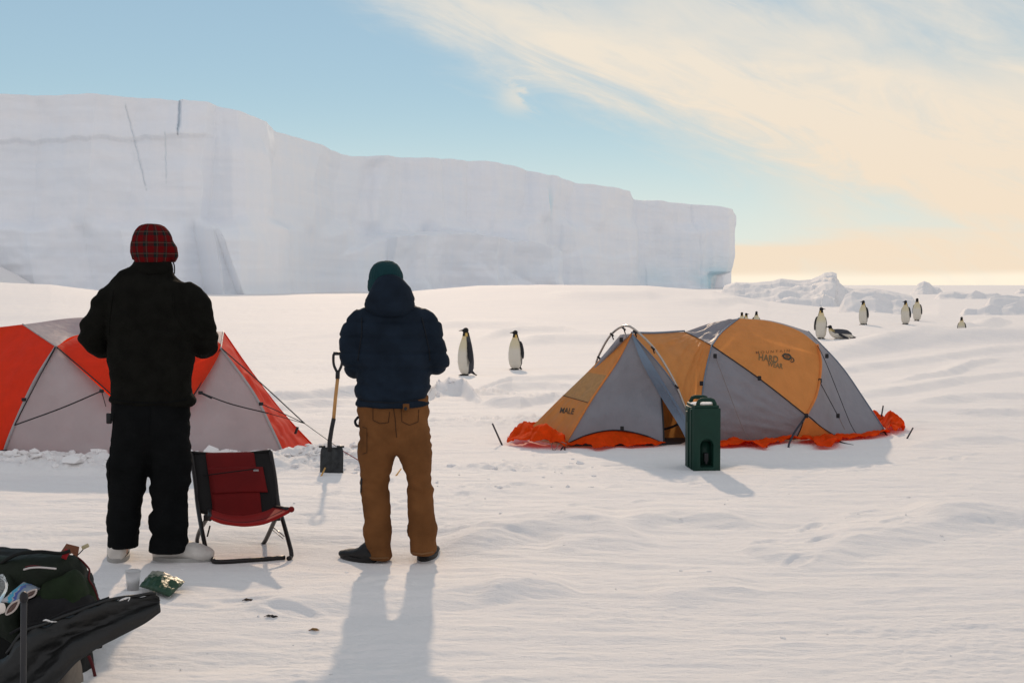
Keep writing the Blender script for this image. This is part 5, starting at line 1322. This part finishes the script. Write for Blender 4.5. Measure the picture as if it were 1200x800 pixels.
# dark red end of the bag and things under the sheet
blob([xring(88,745,830,5.35,.05), xring(98,742,832,5.35,.09), xring(106,760,834,5.36,.07), xring(113,785,836,5.38,.03)], 'end_panel', M_packb, bp_, seed=9, side=(0,0,1))
edge([(104,768,5.26),(108,778,5.25),(111,790,5.25),(114,806,5.25)], M_piping, .007)
sk = blob([xring(60,772,830,5.12,.03), xring(72,766,832,5.10,.07), xring(84,765,834,5.10,.08), xring(93,770,834,5.12,.06), xring(98,790,834,5.15,.03)], 'stuff_sack', M_sack, None, seed=11, d=.010, side=(0,0,1)); tag(sk, 'grey beige stuff sack under the black plastic sheet', 'sack')
# black plastic sheet
TOPL = [(-60,790,4.95),(-20,785,4.92),(6,770,4.92),(28,742,4.96),(60,730,5.0),(95,716,5.05),(130,704,5.12),(158,699,5.18),(178,697,5.2),(187,699,5.2)]
BOTL = [(-60,850,4.80),(-20,850,4.80),(15,840,4.82),(45,822,4.85),(72,795,4.9),(92,774,4.95),(118,757,5.02),(145,743,5.08),(170,730,5.14),(188,717,5.18)]
n = 70; Tc = catmull([W(*p) for p in TOPL], n); Bc = catmull([W(*p) for p in BOTL], n); P = []
for j in range(30):
    v = j/29; row = []
    for i in range(n):
        u = i/(n-1); p = Tc[i].lerp(Bc[i], v); e = min(1, 6*v*(1-v)+.15)
        fold = .022*math.sin(v*7+u*3+2*mnoise.noise(Vector((u*2,v*1.5,1))))+.045*mnoise.noise(Vector((u*3.2+v*2,v*2-u*1.5,5)))+.020*(.4-abs(mnoise.noise(Vector((u*7-v*3,v*3.5,7)))))+.014*(.4-abs(mnoise.noise(Vector((u*15-v*9,v*8,3)))))+.006*(.4-abs(mnoise.noise(Vector((u*34+v*16,v*17,9)))))
        row.append(p+Vector((.2,-.8,.5)).normalized()*fold*e*(1-.75*max(0,(u-.6)/.4))+Vector((0,0,.006*math.sin(u*60)*(v<.04))))
    P.append(row)
psh = link('plastic_sheet', evalmesh(MB().grid(P).mesh(), [('SOLIDIFY', dict(thickness=.003))]), M_plast); tag(psh, 'black plastic sheet draped from the backpack, its loose end sticking out to the right', 'plastic sheet')
link('folded_edge', MB().tube([p+Vector((0,-.01,.008+.006*mnoise.noise(p*14))) for p in Tc[20:-1]], .007, 6), M_plast, psh)
M_glint = mat('silver_lining_glint', (.7,.68,.66), .25, metal=.6)  # pale metal slivers stand in for glints along the sheet's lining
for pts in ([(139,704,5.08),(146,701,5.08),(152,700,5.09),(150,704,5.07)],[(50,727,4.93),(54,726,4.93),(60,728,4.94),(67,728,4.95)]):
    link('lining_glint', MB().tube(catmull([W(*p) for p in pts], 10), [.001,.003,.0045,.004,.005,.003,.004,.002,.002,.001], 5), M_glint, psh)
# grey post in front
po = MB().tube([W(27,836,4.45), W(27.5,760,4.45), W(28,701,4.45)], .0105, 12); pp = link('grey_post', po, mat('grey_painted_metal', (.035,.035,.038), .45, metal=.2)); tag(pp, 'upright grey metal post of a camp chair in front of the backpack', 'post')
link('cap', MB().ball(W(28,700,4.45), (.015,.015,.022), 12), M_black, pp)
# sunglasses
gl = empty('sunglasses', W(28,702,4.7)); tag(gl, 'sunglasses with brown lenses and pale rims lying on the backpack', 'sunglasses')
M_rim = mat('pale_rim_plastic', (.42,.36,.33), .35); M_lens = mat('brown_lens', (.05,.015,.008), .12, spec=.6)
for c, a, b_, rt in (((14.5,711.5),7.6,8.0,-.45),((36,695.5),7.2,4.6,-.35)):
    ce = W(c[0], c[1], 4.62); cr_, sr_ = math.cos(rt), math.sin(rt); K = 4.62/F; pts = []
    for i in range(25):
        t = 2*math.pi*i/24; ux_, uz_ = a*math.copysign(abs(math.cos(t))**.75, math.cos(t)), b_*math.copysign(abs(math.sin(t))**.75, math.sin(t)); pts.append(ce+Vector(((ux_*cr_-uz_*sr_)*K, -.004*math.cos(t), (ux_*sr_*-1+uz_*cr_)*K)))
    link('rim', MB().tube(pts, .0034, 8), M_rim, gl)
    link('lens', MB().grid([[ce+(p-ce)*k+Vector((0,.002-.004*(1-k),0)) for p in pts] for k in (.02,.5,1)]), M_lens, gl)
link('bridge', MB().tube(catmull([W(21,704,4.62),W(25,701,4.60),W(30,699,4.62)],8), .004, 6), M_rim, gl)
# drink packet, bottle, tissue
pk = MB()
A4 = [W(2,703,5.05),W(22,706,5.05),W(47,688,5.22),W(28,681,5.26)]
P = []
for j in range(12):
    v = j/11; row = []
    for i in range(10):
        u = i/9; p = A4[0].lerp(A4[1],u).lerp(A4[3].lerp(A4[2],u), v); e = 16*u*(1-u)*v*(1-v); row.append(p+Vector((0,-.012*e,.022*e+.003*mnoise.noise(p*40))))
    P.append(row)
m, nt, b = newmat('printed_foil_packet'); tc = N(nt,'ShaderNodeTexCoord'); b.inputs['Roughness'].default_value=.35
se_ = N(nt,'ShaderNodeSeparateXYZ'); nt.links.new(tc.outputs['Generated'], se_.inputs[0])
cr = N(nt,'ShaderNodeValToRGB'); cr.color_ramp.interpolation='CONSTANT'; el_ = cr.color_ramp.elements; el_[0].color=(.36,.36,.38,1); el_[1].position=.22; el_[1].color=(.03,.28,.42,1)
for ps, cl in ((.40,(.30,.30,.33,1)),(.46,(.03,.06,.25,1)),(.56,(.16,.20,.26,1)),(.82,(.09,.10,.12,1))):
    k_ = el_.new(ps); k_.color = cl
wv = N(nt,'ShaderNodeTexNoise'); wv.inputs['Scale'].default_value=5; nt.links.new(tc.outputs['Generated'], wv.inputs['Vector'])
ad = N(nt,'ShaderNodeMath',operation='MULTIPLY_ADD'); nt.links.new(wv.outputs[0], ad.inputs[0]); ad.inputs[1].default_value=.35; 
sb_ = N(nt,'ShaderNodeMath',operation='SUBTRACT'); nt.links.new(se_.outputs[0], sb_.inputs[0]); sb_.inputs[1].default_value=.17; nt.links.new(sb_.outputs[0], ad.inputs[2]); nt.links.new(ad.outputs[0], cr.inputs[0]); nt.links.new(cr.outputs[0], b.inputs['Base Color'])
tag(link('drink_packet', evalmesh(MB().grid(P).mesh(), [('SOLIDIFY', dict(thickness=.008))]), m), 'crumpled white and blue foil packet lying on the backpack', 'packet')
M_clear = mat('clear_plastic', (.85,.88,.88), .08, transm=.9, spec=.6)
bc = W(-1,690,5.1)
bo = link('plastic_bottle', MB().loft([(bc+Vector((-.02,0,-.05)),.022,.022),(bc+Vector((-.02,0,-.045)),.03,.03),(bc+Vector((-.005,0,-.01)),.029,.029),(bc+Vector((0,0,.0)),.031,.031),(bc+Vector((.003,0,.02)),.030,.030),(bc+Vector((.004,0,.045)),.02,.02),(bc+Vector((.003,0,.056)),.012,.012)], 20), M_clear); tag(bo, 'clear plastic bottle at the left edge on the backpack', 'bottle')
ti = blob([xring(-8,708,720,4.75,.012), xring(-2,706,720,4.75,.018), xring(4,706,718,4.75,.014), xring(6,710,716,4.75,.006)], 'tissue', mat('pale_tissue', (.75,.68,.62), .8), None, vox=.004, d=.002, sc_=40, side=(0,0,1)); tag(ti, 'crumpled pale tissue at the left edge below the packet', 'tissue')
# paper cup on the snow
cp = Gp(156,691); cpo = empty('paper_cup', (cp.x, cp.y, H(cp.x,cp.y))); tag(cpo, 'white paper cup standing in shadow on the snow between boots and pouch', 'cup')
M_cup = mat('white_paper', (.78,.78,.78), .7, trans=.25)
rw = lambda r_, z: [(r_*math.cos(t), r_*math.sin(t), z) for t in np.linspace(0,2*math.pi,29)[:-1]]
Lk('cup_wall', MB().grid([rw(.001,.006),rw(.026,.005),rw(.028,.0),rw(.039,.098),rw(.0385,.0975),rw(.027,.008),rw(.001,.008)], True), M_cup, cpo)
Lk('rim', MB().tube([Vector(p) for p in rw(.0385,.098)]+[Vector((.0385,0,.098))], .0022, 6), M_cup, cpo)
# green foil pouch
gp_ = Gp(190,704); P = []
c1, c2, c3, c4 = (W(163,694,6.62),W(199,706,6.50),W(217,691,6.72),W(178,677,6.85))
def pouch(sgn):
    P = []
    for j in range(22):
        v = j/21; row = []
        for i in range(30):
            u = i/29; p = c1.lerp(c2,u).lerp(c4.lerp(c3,u), v); g = H(p.x,p.y)
            e = (16*u*(1-u)*v*(1-v))**.45
            cr_ = .010*abs(mnoise.noise(Vector((p.x*18,p.y*22,sgn*3))))+.006*mnoise.noise(Vector((p.x*45,p.y*40,2)))
            row.append(Vector((p.x,p.y, g+.028+sgn*.020*e+(cr_*2.2 if sgn > 0 else 0)*min(1,e+.2)+.012*math.sin(u*3+1)-(.010 if sgn<0 else 0)*e+ (.03*v))))
        P.append(row)
    return P
m, nt, b = newmat('green_and_silver_foil'); b.inputs['Metallic'].default_value=.15; b.inputs['Roughness'].default_value=.5
tc = N(nt,'ShaderNodeTexCoord'); se_ = N(nt,'ShaderNodeSeparateXYZ'); nt.links.new(tc.outputs['Generated'], se_.inputs[0]); cr = N(nt,'ShaderNodeValToRGB'); el_=cr.color_ramp.elements
el_[0].position=.50; el_[0].color=(.012,.05,.022,1); el_[1].position=.58; el_[1].color=(.26,.26,.21,1)
nn=N(nt,'ShaderNodeTexNoise'); nn.inputs['Scale'].default_value=9; nt.links.new(tc.outputs['Generated'],nn.inputs['Vector'])
ad=N(nt,'ShaderNodeMath',operation='MULTIPLY_ADD'); nt.links.new(nn.outputs[0],ad.inputs[0]); ad.inputs[1].default_value=.5; nt.links.new(se_.outputs[1],ad.inputs[2]); 
sb_=N(nt,'ShaderNodeMath',operation='SUBTRACT'); nt.links.new(ad.outputs[0],sb_.inputs[0]); sb_.inputs[1].default_value=.28; nt.links.new(sb_.outputs[0],cr.inputs[0]); nt.links.new(cr.outputs[0],b.inputs['Base Color'])
bp=N(nt,'ShaderNodeBump'); bp.inputs['Distance'].default_value=.004; nt.links.new(nn.outputs[0],bp.inputs['Height']); nt.links.new(bp.outputs[0],b.inputs['Normal'])
mbp = MB().grid(pouch(1)).grid(pouch(-1)); me = mbp.mesh(); bm2=bmesh.new(); bm2.from_mesh(me); bmesh.ops.remove_doubles(bm2,verts=bm2.verts,dist=.0015); bmesh.ops.recalc_face_normals(bm2,faces=bm2.faces); bm2.to_mesh(me); bm2.free()
tag(link('foil_pouch', me, m), 'crumpled green and silver foil food pouch lying on the snow', 'pouch')
# scraps on the snow
for px, py, w_, lb, cl in ((183,704,.018,'small brown scrap on the snow near the pouch',(.10,.05,.03)),(291,704,.03,'thin dark scrap on the snow left of the other scraps, below the chair',(.05,.03,.02)),(317,723,.032,'small dark scrap lying in the middle of the three below the chair',(.02,.02,.02)),(368,739,.026,'small ochre and brown scrap nearest the shadow of the navy man',(.20,.11,.04))):
    p = Gp(px, py); me = fuse(MB().loft([(p+Vector((-w_,0,.004)),.004,.003),(p+Vector((-w_*.3,.006,.008)),.009,.005),(p+Vector((w_*.5,-.004,.007)),.008,.005),(p+Vector((w_,.004,.004)),.003,.002)],10), .0025, 1)
    push(me, lambda p,n: .004*pn3(p*110,3)); tag(link('scrap', me, mat('scrap_'+str(px), cl, .8)), lb, 'scrap', 'scraps on the snow')
